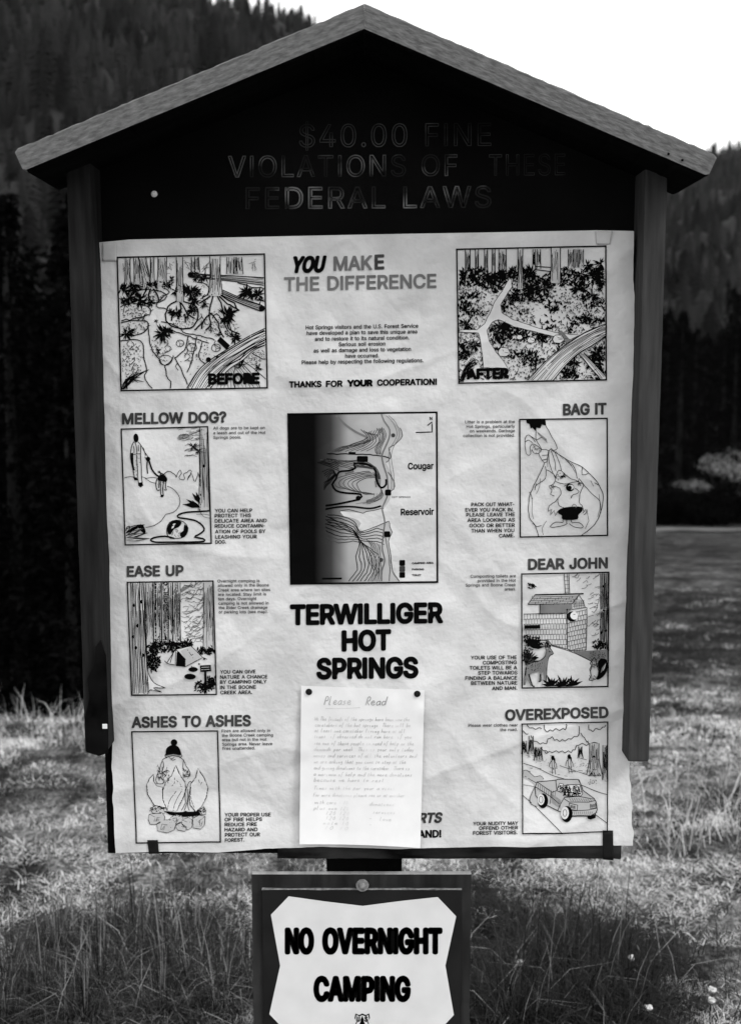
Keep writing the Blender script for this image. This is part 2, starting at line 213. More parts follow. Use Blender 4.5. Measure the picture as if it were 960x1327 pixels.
6	0.453	45,-1 39,-1 34,1 28,3 24,6 20,10 17,15 15,20 13,26 13,32 14,40 16,48 27,68 50,102 64,102 30,52 29,52 33,58 39,61 47,63 53,62 58,61 63,59 69,54 74,48 76,43 77,37 78,31 77,25 76,20 74,15 70,10 67,6 62,3 57,1 51,-1|45,10 51,10 56,13 60,16 63,20 65,26 65,31 65,37 63,43 60,47 56,50 51,52 45,53 40,52 35,50 31,47 28,43 26,38 25,32 26,26 28,20 31,16 35,13 40,10
7	0.453	19,0 65,90 65,90 12,90 12,102 78,102 78,90 33,0
8	0.453	45,-1 39,-1 33,0 27,2 20,7 15,12 11,19 10,27 11,33 13,39 16,44 20,48 25,51 31,53 31,53 24,56 19,62 15,68 14,76 15,83 18,90 23,95 29,100 34,102 39,103 45,103 51,103 56,102 61,100 67,95 72,90 75,83 76,76 75,68 72,62 67,56 60,53 60,53 65,51 70,48 74,44 77,39 79,33 80,27 79,19 76,12 70,7 63,2 58,0 52,-1|45,10 52,10 57,12 61,15 65,18 67,23 67,28 67,33 64,38 61,42 57,45 51,46 45,47 39,46 34,45 29,42 26,38 24,33 23,28 24,23 26,18 29,15 33,12 39,10|45,58 55,60 59,63 61,66 63,70 64,75 63,80 62,84 59,87 55,90 45,92 35,90 32,87 29,84 27,80 27,75 27,70 29,66 32,63 36,60
9	0.453	45,103 51,103 57,101 62,99 67,96 70,92 74,87 76,82 77,76 78,69 77,62 75,54 63,34 40,0 26,0 60,50 61,50 57,44 51,40 44,39 38,39 32,41 27,43 21,47 17,54 14,59 13,64 13,70 13,76 15,82 17,87 20,92 24,96 29,99 34,101 39,103|45,92 40,91 35,89 31,86 28,81 26,76 25,70 26,64 28,59 31,55 35,51 40,49 45,49 51,49 56,51 60,55 63,59 65,64 65,70 65,76 63,81 60,86 56,89 51,91
.	0.188	19,-1 16,0 13,2 11,5 10,8 11,12 13,15 16,17 19,17 23,17 26,15 28,12 28,8 28,5 26,2 23,0
,	0.188	8,-24 14,14 27,14 17,-24
!	0.196	13,32 13,102 26,102 26,32|20,-1 16,0 13,2 11,5 10,8 11,12 13,15 16,17 20,17 23,17 26,15 28,12 29,8 28,5 26,2 23,0
?	0.358	26,30 26,32 28,46 31,50 34,54 42,60 49,67 52,71 52,77 52,81 50,85 44,90 36,92 27,91 21,85 19,81 18,76 5,76 7,84 10,90 15,96 21,100 28,102 36,103 44,102 51,100 57,96 61,90 64,84 65,76 64,69 61,62 57,57 51,52 44,47 40,41 39,32 39,30|33,-1 29,0 26,2 24,5 24,8 24,12 26,15 29,17 33,17 36,17 39,15 41,12 42,8 41,5 39,2 36,0
(	0.273	18,41 20,65 26,88 35,108 47,108 38,86 32,63 30,41 32,23 38,3 47,-19 35,-19 30,-9 26,1 22,11 20,21 18,31
)	0.273	7,-19 17,4 23,23 24,41 22,63 16,86 7,108 19,108 28,88 35,65 37,41 36,31 35,21 32,11 29,1 25,-9 19,-19
-	0.300	12,38 12,49 48,49 48,38
$	0.447	40,-15 40,117 49,117 49,-15|45,-2 38,-1 31,0 26,2 20,5 16,8 13,12 10,17 8,22 8,27 21,27 22,22 25,18 28,14 33,12 45,10 51,10 57,12 62,15 66,18 68,23 69,28 68,32 66,36 59,41 49,44 37,48 29,51 22,54 17,58 13,63 11,68 10,74 12,83 15,90 18,94 23,97 28,100 33,102 39,103 45,103 52,103 58,102 63,100 70,95 75,90 79,83 80,76 67,76 65,82 60,87 56,90 51,91 45,92 39,91 33,90 29,87 26,84 24,80 23,75 24,70 26,67 34,62 42,59 53,56 62,53 72,48 79,40 81,34 82,28 81,20 77,13 74,9 70,5 65,2 59,0 52,-1
:	0.188	19,-1 16,0 13,2 11,5 10,8 11,12 13,15 16,17 19,17 23,17 26,15 28,12 28,8 28,5 26,2 23,0|19,54 16,55 13,57 11,60 10,63 11,67 13,70 16,72 19,72 23,72 26,70 28,67 28,63 28,60 26,57 23,55
'	0.206	16,64 14,102 27,102 26,64
&	0.448	39,-1 33,-1 27,0 22,2 16,7 11,12 8,19 7,27 7,33 9,38 17,47 28,56 43,67 47,70 51,75 52,81 52,85 49,89 45,91 40,92 34,91 29,86 27,80 29,73 34,65 41,57 88,0 73,0 34,46 24,59 17,69 16,74 15,80 16,86 18,92 22,96 27,100 33,102 40,103 47,102 53,100 58,96 62,92 64,87 65,81 63,72 58,65 51,59 31,43 22,35 20,31 19,26 20,22 22,17 25,14 29,11 33,10 39,9 45,10 50,12 60,19 64,24 67,30 69,37 70,45 82,45 81,39 81,33 79,29 74,18 69,12 67,9 61,5 54,1 47,-1"""

FONT = {}
for line in GLYPHS.split('\n'):
    ch, adv, enc = line.split('\t')
    loops = [np.array([[float(q) for q in p.split(',')] for p in s.split()]) for s in enc.split('|')]
    # even-odd: outer loops with the holes they contain
    def area(l): return 0.5 * np.sum(l[:, 0] * np.roll(l[:, 1], -1) - np.roll(l[:, 0], -1) * l[:, 1])
    def holds(a, b): return a[:, 0].min() <= b[:, 0].min() and a[:, 0].max() >= b[:, 0].max() and a[:, 1].min() <= b[:, 1].min() and a[:, 1].max() >= b[:, 1].max() and abs(area(a)) > abs(area(b)) and area(a) * area(b) < 0
    loops.sort(key=lambda l: -abs(area(l))); outer = [l for i, l in enumerate(loops) if not any(holds(q, l) for q in loops[:i])]
    loops = [l for o_ in outer for l in [o_] + [q for q in loops if not any(q is z for z in outer) and holds(o_, q)]]
    tris = []; b0 = 0
    for o_ in outer:
        grp = [o_] + [q for q in loops if not any(q is z for z in outer) and holds(o_, q)]
        tris += [[i + b0 for i in t] for t in tessellate_polygon([[Vector((p[0], p[1], 0)) for p in l] for l in grp])]; b0 += sum(len(l) for l in grp)
    FONT[ch] = (float(adv) * 200, loops, np.concatenate(loops), np.array(tris, int).reshape(-1, 3))

# ------------------------------------------------------------------ the poster's crumpled surface: depth over the board at board position x, z
def zw_(z, x): return (z * 0.8 - x * 0.6) * 31
def crumple(x, z):
    x = np.asarray(x, float); z = np.asarray(z, float)
    h = 0.0045 * vnoise(x * 5 + 3, z * 6 + 1, 1) + 0.0022 * vnoise(x * 11 + 7, z * 13, 2) + 0.0008 * vnoise(x * 26, z * 30, 3)
    xr = x * 0.8 + z * 0.6; zr = -x * 0.6 + z * 0.8
    xw = xr + 0.03 * vnoise(x * 9, z * 9, 8)
    h += 0.0034 * (1 - np.abs(vnoise(xw * 5, zr * 2.2, 4))) ** 4
    h += 0.0028 * (1 - np.abs(vnoise(xr * 3 + 5, zr * 7 + 2 * x, 5))) ** 5
    h += 0.0014 * (1 - np.abs(vnoise(xw * 13 + 2, zr * 8, 6))) ** 5 * np.clip(vnoise(x * 4, z * 4, 9) + .3, 0, 1)
    h += 0.0042 * np.abs(vnoise(xr * 5 + 2, zr * 7, 10)) * np.clip(.7 + vnoise(x * 3, z * 3, 12), .2, 1.4) + 0.0022 * np.abs(vnoise(xw * 12 + 9, zr * 15, 11)) * np.clip(.5 + vnoise(x * 5 + 3, z * 5, 13), 0, 1.3) + 0.0007 * np.abs(vnoise(xr * 34, zw_(z, x), 14))
    # the foot of the sheet hangs loose and curls out a little at the lower right
    h += 0.010 * np.clip((0.86 - z) / 0.13, 0, 1) ** 2 * (0.45 + 0.55 * np.clip((x + 0.1) / 0.5, 0, 1)) * (1 + 0.5 * vnoise(x * 8, z * 2, 7))
    return 0.0150 + h * 1.25
flat = lambda x, z: np.zeros_like(np.asarray(x, float))

MATSET = ['ink', 'ink_dark', 'ink_grey', 'ink_line', 'ink_light', 'paper']
INK, DARK, GREY, LINE, PALE, PAPER = range(6)
class Art:
    """collects printed shapes given in a local drawing grid (origin ox, oy; s grid units per photo pixel) and lays them on a surface"""
    def __init__(s, ox=0, oy=0, sc=1.0, surf=crumple, y0=0.0, off=0.0011, seed=1, mats=MATSET):
        s.o = (ox, oy); s.s = sc; s.surf = surf; s.y0 = y0; s.off = off; s.V = []; s.L = []; s.T = []; s.MI = []; s.n = 0; s.lv = 0
        s.r = random.Random(seed); s.mats = mats; s.clip = None
    def _add(s, pts, tris, m, raw=False):
        pts = np.asarray(pts, float)
        if not raw: pts = pts / s.s + np.array(s.o)
        s.V.append(pts); s.L.append(np.full(len(pts), s.lv)); t = np.asarray(tris, int).reshape(-1, 3) + s.n
        s.T.append(t); s.MI.append(np.full(len(t), m)); s.n += len(pts)
    def up(s, k=1): s.lv += k
    def resample(s, P, step, smooth, closed):
        P = [np.array(p, float) for p in P]; out = []
        n = len(P)
        if n < 2: return np.array(P)
        segs = n if closed else n - 1
        for i in range(segs):
            a, b = P[i], P[(i + 1) % n]; d = np.hypot(*(b - a)); k = max(1, int(d / step))
            if smooth and n > 2:
                p0 = P[i - 1] if (i > 0 or closed) else a; p3 = P[(i + 2) % n] if (i + 2 < n or closed) else b
                k = max(2, k)
                for j in range(k):
                    t = j / k
                    out.append(0.5 * ((2 * a) + (b - p0) * t + (2 * p0 - 5 * a + 4 * b - p3) * t * t + (3 * a - p0 - 3 * b + p3) * t ** 3))
            else:
                for j in range(k): out.append(a + (b - a) * j / k)
        if not closed: out.append(P[-1])
        return np.array(out)
    def stroke(s, P, w=3.0, m=LINE, smooth=True, closed=False, step=None, taper=False, wob=0.0, raw=False):
        step = step or (4.0 * (1 if raw else s.s))
        Q = s.resample(P, step, smooth, closed)
        if len(Q) < 2: return
        if wob: Q = Q + np.array([[s.r.gauss(0, wob), s.r.gauss(0, wob)] for _ in Q])
        if closed: Q = np.vstack([Q, Q[:1]])
        d = np.gradient(Q, axis=0)
        if closed: d[0] = d[-1] = Q[1] - Q[-2]
        l = np.hypot(d[:, 0], d[:, 1]); l[l < 1e-9] = 1; nrm = np.stack([-d[:, 1] / l, d[:, 0] / l], 1)
        hw = np.full(len(Q), w / 2)
        if taper: hw = hw * np.sin(np.linspace(0.25, math.pi - 0.25, len(Q))) + w * 0.08
        A = Q + nrm * hw[:, None]; B = Q - nrm * hw[:, None]; n = len(Q)
        i = np.arange(n - 1)
        s._add(np.vstack([A, B]), np.vstack([np.stack([i, i + 1, i + n], 1), np.stack([i + 1, i + n + 1, i + n], 1)]), m, raw)
    def line(s, *P, w=3.0, m=LINE, wob=0.0): s.stroke(P, w, m, False, wob=wob)
    def fill(s, P, m=INK, smooth=False):
        Q = s.resample(P, 5 * s.s, smooth, True) if smooth else np.array(P, float)
        t = [list(x) for x in tessellate_polygon([[Vector((p[0], p[1], 0)) for p in Q]])]
        pts = [tuple(p) for p in Q]; mx = 4.5 * s.s; work = list(t); done = []; cache = {}
        while work:
            a, b, c = work.pop(); e = [(a, b, c), (b, c, a), (c, a, b)]
            L = [math.dist(pts[i], pts[j]) for i, j, _ in e]; k = L.index(max(L))
            if L[k] <= mx or len(done) > 20000: done.append((a, b, c)); continue
            i, j, o = e[k]; key = (min(i, j), max(i, j))
            if key not in cache: cache[key] = len(pts); pts.append(((pts[i][0] + pts[j][0]) / 2, (pts[i][1] + pts[j][1]) / 2))
            q = cache[key]; work += [(i, q, o), (q, j, o)]
        s._add(pts, done, m)
    def dot(s, x, y, r, m=INK, n=8, sq=1.0):
        a = np.arange(n) / n * math.tau; s._add(np.stack([x + r * np.cos(a), y + r * sq * np.sin(a)], 1), [(0, i, i + 1) for i in range(1, n - 1)], m)
    def leaf(s, x, y, ang, l, w, m=INK):
        c, q = math.cos(ang), math.sin(ang)
        if s.clip:
            a_, b_, c_, d_ = s.clip
            if not (a_ < x + c * l < c_ and b_ < y + q * l < d_ and a_ < x < c_ and b_ < y < d_): return
        s._add([(x, y), (x + c * l * .45 - q * w / 2, y + q * l * .45 + c * w / 2), (x + c * l, y + q * l), (x + c * l * .45 + q * w / 2, y + q * l * .45 - c * w / 2)], [(0, 1, 2), (0, 2, 3)], m)
    def fern(s, x, y, r, n=9, m=INK, up=False):
        for i in range(int(n * 1.3)):
            a = s.r.uniform(-math.pi, 0) if up else s.r.uniform(0, math.tau)
            l = r * s.r.uniform(.6, 1.1); s.leaf(x, y, a, l, l * s.r.uniform(.15, .28), m)
        s.dot(x, y, r * .16, m, 7)
    def clump(s, x, y, rx, ry, n, size, m=INK, wr=.35):
        for _ in range(n):
            a = s.r.uniform(0, math.tau); q = math.sqrt(s.r.random())
            s.leaf(x + rx * q * math.cos(a), y + ry * q * math.sin(a), s.r.uniform(0, math.tau), size * s.r.uniform(.6, 1.4), size * wr, m)
    def trunk(s, x, y0, y1, w, dens=1.0, lean=0, m=LINE, flare=0.0, lw=3.0):
        n = max(2, int(w / 6 * dens))
        xa = x + lean
        if m == INK and w > 8: s.fill([(xa - w / 2, y0), (xa + w / 2, y0), (x + w / 2, y1), (x - w / 2, y1)], PALE)
        lv = s.lv; s.lv = lv + .5
        s.stroke([(xa - w / 2, y0), (x + (xa - x) * .4 - w / 2, (y0 + y1) / 2), (x - w / 2 - flare, y1)], lw, m); s.stroke([(xa + w / 2, y0), (x + (xa - x) * .4 + w / 2, (y0 + y1) / 2), (x + w / 2 + flare, y1)], lw, m)
        for i in range(n):
            f = (i + .5 + s.r.uniform(-.3, .3)) / n - .5; ya = y0 + (y1 - y0) * s.r.uniform(0, .3); yb = y0 + (y1 - y0) * s.r.uniform(.6, 1)
            k = 5; s.stroke([(x + lean * (1 - j / (k - 1)) + f * w + s.r.uniform(-1, 1) * w * .05, ya + (yb - ya) * j / (k - 1)) for j in range(k)], s.r.uniform(.5, 1) * lw * .75, m)
        s.lv = lv
    def grain(s, A, B, n, lw=2.0, m=LINE, jit=3):
        """grain lines running between two edge polylines of equal length"""
        for i in range(n):
            f = (i + .5) / n; k0 = s.r.uniform(0, .5); pts = []
            for (a, b) in zip(A, B): pts.append((a[0] + (b[0] - a[0]) * f + s.r.uniform(-jit, jit), a[1] + (b[1] - a[1]) * f + s.r.uniform(-jit, jit)))
            lo = 0 if i % 3 else int(k0 * (len(pts) - 1)); pts = pts[lo:]
            if len(pts) > 1: s.stroke(pts, lw * s.r.uniform(.6, 1.2), m)
    def frame(s, q, w=6.5, m=INK):
        q = [np.array(p, float) for p in q]
        for i in range(4):
            a, b = q[i], q[(i + 1) % 4]; d = (b - a) / np.hypot(*(b - a)) * w / 2; s.stroke([a - d, b + d], w, m, False)
    def text(s, t, x0, x1, b0, b1=None, cap=10.0, bold=0.0, m=INK, shear=0.0, xs=None, jit=0.0, space=0.25, track=0):
        """one line of lettering from x0 to x1 on a baseline running from b0 to b1; bold = outline half width as a share of the capital height"""
        b1 = b0 if b1 is None else b1
        adv = []; x = 0
        for ch in t:
            if ch == ' ': x += 200 * space; continue
            a, loops, pts, tr = FONT[ch]; adv.append((ch, x)); x += a + track
        left = FONT[t[0]][2][:, 0].min() - bold * 102; right = adv[-1][1] + FONT[t[-1]][2][:, 0].max() + bold * 102
        sc = (x1 - x0) / (right - left); ky = cap / 102.0; slope = (b1 - b0) / (x1 - x0)
        for ch, ax in adv:
            a, loops, pts, tr = FONT[ch]; jy = s.r.uniform(-jit, jit)
            def tr_(p):
                X = (p[:, 0] + ax - left) * sc + p[:, 1] * ky * shear + x0
                return np.stack([X, b0 + (X - x0) * slope - p[:, 1] * ky + jy], 1)
            q = tr_(pts); s._add(q, tr, m)
            if bold:
                for l in loops:
                    w = bold * cap * 2; L = tr_(l); n = len(L)
                    for i in range(n):
                        a_, b_ = L[i], L[(i + 1) % n]; d = b_ - a_; ln = np.hypot(*d)
                        if ln < 1e-6: continue
                        nn = np.array([-d[1], d[0]]) / ln * w / 2
                        s._add([a_ + nn, b_ + nn, b_ - nn, a_ - nn], [(0, 1, 2), (0, 2, 3)], m)
                        if ln > w * .2 or i % 2 == 0: s.dot(a_[0], a_[1], w / 2, m, 8)
    def build(s, name, parent, label=None):
        P = np.vstack(s.V); L = np.concatenate(s.L); T = np.vstack(s.T)
        x, z = on_plane(P[:, 0], P[:, 1], s.y0); y = s.y0 - s.surf(x, z) - s.off - L * 0.0002
        # one pass of correction for the surface standing in front of the reference plane
        x, z = on_plane(P[:, 0], P[:, 1], y); y = s.y0 - s.surf(x, z) - s.off - L * 0.0002
        V = np.stack([x, y, z], 1)
        a, b, c = V[T[:, 0]], V[T[:, 1]], V[T[:, 2]]; nrm = np.cross(b - a, c - a); flip = nrm[:, 1] > 0
        T[flip] = T[flip][:, ::-1]
        me = np_mesh(name, V, T); 
        used = sorted(set(np.concatenate(s.MI).tolist())); remap = {u: i for i, u in enumerate(used)}
        me.polygons.foreach_set('material_index', np.array([remap[i] for i in np.concatenate(s.MI)], np.int32))
        for u in used: me.materials.append(M[s.mats[u]])
        o = link(name, me, [], parent)
        if label: o['label'] = label
        return o

# ------------------------------------------------------------------ information kiosk: central post, dark panel, two side boards, pitched roof
X0 = float(on_plane(472, 660)[0])
kiosk = tag(empty('information_kiosk', (X0, 0.09, 0)), 'dark wooden notice board with small pitched roof, side boards and single central post', 'notice board')
def K(name, bm, mats, smooth=False):
    o = from_bm(name, bm, mats, None, smooth); o.parent = kiosk; o.matrix_parent_inverse = Matrix.Translation(-kiosk.location); return o
def plank(size, seg=24, bev=0.004, jit=0.0, seed=0, axis=0):
    """a bevelled, slightly uneven board centred on the origin, cut into segments along one axis"""
    bm = bmesh.new(); bmesh.ops.create_cube(bm, size=1.0); bmesh.ops.scale(bm, vec=size, verts=bm.verts)
    if bev: bmesh.ops.bevel(bm, geom=bm.edges[:], offset=bev, segments=2, affect='EDGES', profile=0.6)
    L = size[axis]; rnd = random.Random(seed)
    for i in range(1, seg):
        co = Vector((0, 0, 0)); co[axis] = -L / 2 + L * i / seg; no = Vector((0, 0, 0)); no[axis] = 1
        bmesh.ops.bisect_plane(bm, geom=bm.verts[:] + bm.edges[:] + bm.faces[:], plane_co=co, plane_no=no)
    if jit:
        for v in bm.verts: v.co += Vector([rnd.gauss(0, jit) if k != axis else 0 for k in range(3)])
    return bm

# panel: gabled sheet, front face on y = 0
bl = pt(140, 1106); br = pt(804, 1106); zb = bl.z
def wx(px, py, y=0.0): return float(on_plane(px, py, y)[0])
def wz(px, py, y=0.0): return float(on_plane(px, py, y)[1])
YF = -0.17                                                  # front plane of the roof boards
apex = pt(472, 3, YF); ltip = pt(16, 194, YF); rtip = pt(932, 201, YF)
slopeL = (apex.z - ltip.z) / (apex.x - ltip.x); slopeR = (apex.z - rtip.z) / (rtip.x - apex.x)
TH = 0.036
def roof_under(x): return apex.z - (slopeL * (apex.x - x) if x < apex.x else slopeR * (x - apex.x)) - TH / math.cos(math.atan(slopeL)) + 0.006
xl, xr = bl.x, br.x
prof = [(xl, zb), (xr, zb), (xr, roof_under(xr)), (apex.x, roof_under(apex.x)), (xl, roof_under(xl))]
bm = bmesh.new()
fr = [bm.verts.new((x, 0, z)) for x, z in prof]; bk = [bm.verts.new((x, 0.018, z)) for x, z in prof]
bm.faces.new(fr); bm.faces.new(bk[::-1])
for i in range(5): bm.faces.new((fr[i], bk[i], bk[(i + 1) % 5], fr[(i + 1) % 5]))
bmesh.ops.recalc_face_normals(bm, faces=bm.faces)
panel = K('panel', bm, M['stain_shade'])
# worn routed lettering on the gable, edge highlights painted as pale outlines
A = Art(0, 0, 1, flat, 0.0, 0.0012, 3, ['worn', 'worn_shaded'])
def outline_text(t, x0, x1, b0, b1, cap, w, m=0):
    adv = []; x = 0
    for ch in t:
        if ch == ' ': x += 60; continue
        adv.append((ch, x)); x += FONT[ch][0] + 10
    left = FONT[t[0]][2][:, 0].min(); right = adv[-1][1] + FONT[t[-1]][2][:, 0].max(); sc = (x1 - x0) / (right - left)
    for ch, ax in adv:
        for l in FONT[ch][1]:
            X = (l[:, 0] + ax - left) * sc + x0; Y = b0 + (X - x0) / (x1 - x0) * (b1 - b0) - l[:, 1] * cap / 102
            A.stroke(np.stack([X, Y], 1), w, m, False, True, step=3)
outline_text('$40.00 FINE', 388, 636, 190, 188, 29, 1.4, 1)
outline_text('VIOLATIONS OF', 296, 592, 229, 227, 27, 1.6); outline_text('THESE', 634, 732, 227, 226, 27, 1.3, 1)
outline_text('FEDERAL LAWS', 319, 636, 270, 268, 27, 2.1)
let = A.build('routed_lettering', None); let.parent = kiosk; let.matrix_parent_inverse = Matrix.Translation(-kiosk.location)
bm = bmesh.new(); bmesh.ops.create_uvsphere(bm, u_segments=12, v_segments=8, radius=0.0055)
for v in bm.verts: v.co.y *= 0.5
p = pt(200, 251); bmesh.ops.translate(bm, vec=(p.x, -0.001, p.z), verts=bm.verts)
K('nail_head', bm, M['white_spot'], True)

# side boards: planks on edge, standing 70 mm proud of the panel
YS = -0.07
def side_board(top, bot, m, seed, inner_dir, rot=False):
    (xo, yo, xi) = top; (xo2, yo2, xi2) = bot
    x_o = (wx(xo, yo, YS) + wx(xo2, yo2, YS)) / 2; x_i = wx(xi, yo, YS) * .3 + wx(xi2, yo2, YS) * .7
    zt = roof_under(x_o) + 0.0 if abs(x_o) else 0; zt = max(roof_under(x_o), roof_under(x_i)) + 0.003; z0 = wz(xo2, yo2, YS)
    wd = abs(x_o - x_i); cx_ = (x_o + x_i) / 2; cz = (zt + z0) / 2
    dp = 0.018 - YS
    bm = plank((wd, dp, zt - z0), 40, 0.004, 0.00015, seed, 2)
    bmesh.ops.translate(bm, vec=(cx_, YS + dp / 2, cz), verts=bm.verts)
    return K('side_board', bm, m), x_o, x_i, z0
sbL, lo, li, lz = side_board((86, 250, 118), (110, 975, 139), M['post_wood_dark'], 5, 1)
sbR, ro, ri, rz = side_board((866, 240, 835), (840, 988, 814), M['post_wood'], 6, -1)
sbL['label'] = 'darker side board with a rotten foot'
# the rotten lower end on the left board: a ragged dark plate
bm = bmesh.new(); rnd = random.Random(4)
pp = [(112, 975), (110, 930), (116, 905), (113, 880), (122, 862), (124, 838), (130, 830), (137, 850), (139, 905), (140, 940), (140, 976), (128, 980)]
f1 = [bm.verts.new(pt(x, y, YS - 0.004)) for x, y in pp]; f2 = [bm.verts.new(pt(x, y, YS - 0.004) + Vector((0, .003, 0))) for x, y in pp]
bm.faces.new(f1); bm.faces.new(f2[::-1])
for i in range(len(pp)): bm.faces.new((f1[i], f1[(i + 1) % len(pp)], f2[(i + 1) % len(pp)], f2[i]))
bmesh.ops.recalc_face_normals(bm, faces=bm.faces); K('rotten_patch', bm, M['rot'])
# staple of white plastic on the left
bm = plank((0.008, 0.002, 0.008), 1, 0.0005); p = pt(137, 940, YS); bmesh.ops.translate(bm, vec=(p.x, YS - 0.0065, p.z), verts=bm.verts); K('staple', bm, M['white_spot'])

# roof boards
def roof_board(tip, sl, sgn, seed):
    a = math.atan(sl); D = 0.19; rnd = random.Random(seed)
    d = Vector((math.cos(a) * sgn, 0, -math.sin(a))); n = Vector((math.sin(a) * sgn, 0, math.cos(a)))   # along the slope, out of the roof
    top0 = apex.copy(); top0.x += sgn * 0.0001; top1 = tip.copy()
    bot1 = top1 - n * TH; bot0 = Vector((top0.x, YF, top0.z - TH / math.cos(a)))
    N = 70; bm = bmesh.new(); rings = []
    prof2 = [(0.0, 0.0), (0.06, 0.0), (0.94, 0.0), (1.0, 0.0)]
    for i in range(N + 1):
        t = i / N; p = top0.lerp(top1, t); q = bot0.lerp(bot1, t); e = 0.004
        if i == N: p = p - d * 0.002 - n * 0.003; q = q - d * 0.003 + n * 0.003
        wob = lambda s_: rnd.gauss(0, s_)
        pn = (q - p).normalized(); chip = i > 5 and rnd.random() < 0.05
        ring = [p + Vector((0, e, 0)) - pn * wob(.0005), p + pn * (e * .6 + (rnd.uniform(0, .002) if chip else 0)), q - pn * (e * .6 + 0),
                q + Vector((0, e, 0)) + pn * wob(.0008), q + Vector((0, D - e, 0)), q - pn * e + Vector((0, D, 0)), p + pn * e + Vector((0, D, 0)), p + Vector((0, D - e, 0))]
        rings.append([bm.verts.new(v) for v in ring])
    for i in range(N):
        for k in range(8): bm.faces.new((rings[i][k], rings[i][(k + 1) % 8], rings[i + 1][(k + 1) % 8], rings[i + 1][k]))
    bm.faces.new(rings[0]); bm.faces.new(rings[-1][::-1]); bmesh.ops.recalc_face_normals(bm, faces=bm.faces)
    mid = (top0 + bot1) / 2 + Vector((0, D / 2, 0))
    rot = Matrix((d if sgn > 0 else -d, Vector((0, 1, 0)), n)).transposed().to_4x4()
    mw = Matrix.Translation(mid) @ rot
    bmesh.ops.transform(bm, matrix=mw.inverted(), verts=bm.verts)
    o = from_bm('roof_board', bm, [M['weathered'], M['stain_shade']])
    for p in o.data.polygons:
        if p.normal.z < -0.7 or p.normal.y > 0.7: p.material_index = 1  # underside and back near-black: stain plus roof shade put into the colour
    o.parent = kiosk; o.matrix_world = mw; o.matrix_parent_inverse = Matrix.Translation(-kiosk.location); o.matrix_basis = mw
    return o
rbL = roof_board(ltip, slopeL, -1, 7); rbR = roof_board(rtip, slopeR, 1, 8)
for px_, py_ in [(866, 199), (884, 207)]:
    bm = bmesh.new(); bmesh.ops.create_uvsphere(bm, u_segments=10, v_segments=6, radius=random.Random(px_).uniform(.0013, .002))
    p = pt(px_, py_, YF); bmesh.ops.translate(bm, vec=(p.x, YF - .0002, p.z), verts=bm.verts); K('nail_head', bm, M['rot'], True)
# bottom rail behind the poster's foot
za, zc = wz(472, 1096), wz(472, 1109.5)
bm = plank((wx(803, 1105) - wx(360, 1105), 0.012, 0.030), 20, 0.002, 0.0006, 9, 0); bmesh.ops.translate(bm, vec=((wx(803, 1105) + wx(360, 1105)) / 2, -0.0065, zc + 0.015), verts=bm.verts)
K('bottom_rail', bm, M['rail'])
# central post, from the ground up behind the panel
pw = wx(521, 1118, .02) - wx(424, 1118, .02); ptop = wz(472, 420)
bm = plank((pw, 0.12, ptop + 0.4), 30, 0.005, 0.0008, 10, 2); bmesh.ops.translate(bm, vec=(X0, 0.0185 + 0.06, (ptop - 0.4) / 2), verts=bm.verts)
K('post', bm, M['stain_shade'])

# ------------------------------------------------------------------ the poster sheet
LEFT = [(314, 126), (400, 128.5), (520, 131), (640, 133.5), (720, 136), (850, 140), (930, 144), (1000, 145.5), (1060, 147), (1106, 149)]
RIGHT = [(298, 821.5), (420, 821.5), (560, 821), (700, 819.5), (860, 818), (985, 815), (1040, 818.5), (1096, 820.5)]
TOP = [(0, 314), (.06, 310), (.5, 303.5), (.75, 300.5), (.93, 298), (1, 299)]
BOT = [(0, 1106), (.1, 1104), (.2, 1105.5), (.3, 1100), (.4, 1098), (.55, 1101), (.7, 1098.5), (.85, 1097), (1, 1096)]
def interp(t, tab): return np.interp(t, [a for a, _ in tab], [b for _, b in tab])
NU, NV = 300, 340
uu, vv = np.meshgrid(np.linspace(0, 1, NU), np.linspace(0, 1, NV))
ty = interp(uu, TOP); by = interp(uu, BOT); py = ty + (by - ty) * vv
px = interp(py, LEFT) * (1 - uu) + interp(py, RIGHT) * uu
px = px + (uu < .001) * 1.2 * vnoise(py / 14, 0 * py, 31) + (uu > .999) * 1.2 * vnoise(py / 12, 0 * py + 4, 32)
x, z = on_plane(px, py, 0.0); y = -crumple(x, z); x, z = on_plane(px, py, y); y = -crumple(x, z)
V = np.stack([x.ravel(), y.ravel(), z.ravel()], 1); idx = np.arange(NU * NV).reshape(NV, NU)
Fq = np.stack([idx[:-1, :-1].ravel(), idx[1:, :-1].ravel(), idx[1:, 1:].ravel(), idx[:-1, 1:].ravel()], 1)
me = np_mesh('visitor_poster', V, Fq, True)
poster = link('visitor_poster', me, M['paper'])
tag(poster, 'large crumpled white paper poster with drawings and a map, pinned on the dark board', 'poster')

# ------------------------------------------------------------------ printed lettering on the poster (photo pixel grid)
def text_block(name, rows, ox, oy, sc, seed=1, label=None):
    A = Art(ox, oy, sc, seed=seed)
    for r in rows: A.text(*r[:5], **r[5])
    return A.build(name, poster, label)
S1 = dict(cap=19, bold=0.030, m=INK, space=.27)
def rows(lines, cap, bold, m=INK):
    return [(t, a, b, y, y - d, dict(cap=cap, bold=bold, m=m)) for t, a, b, y, d in lines]

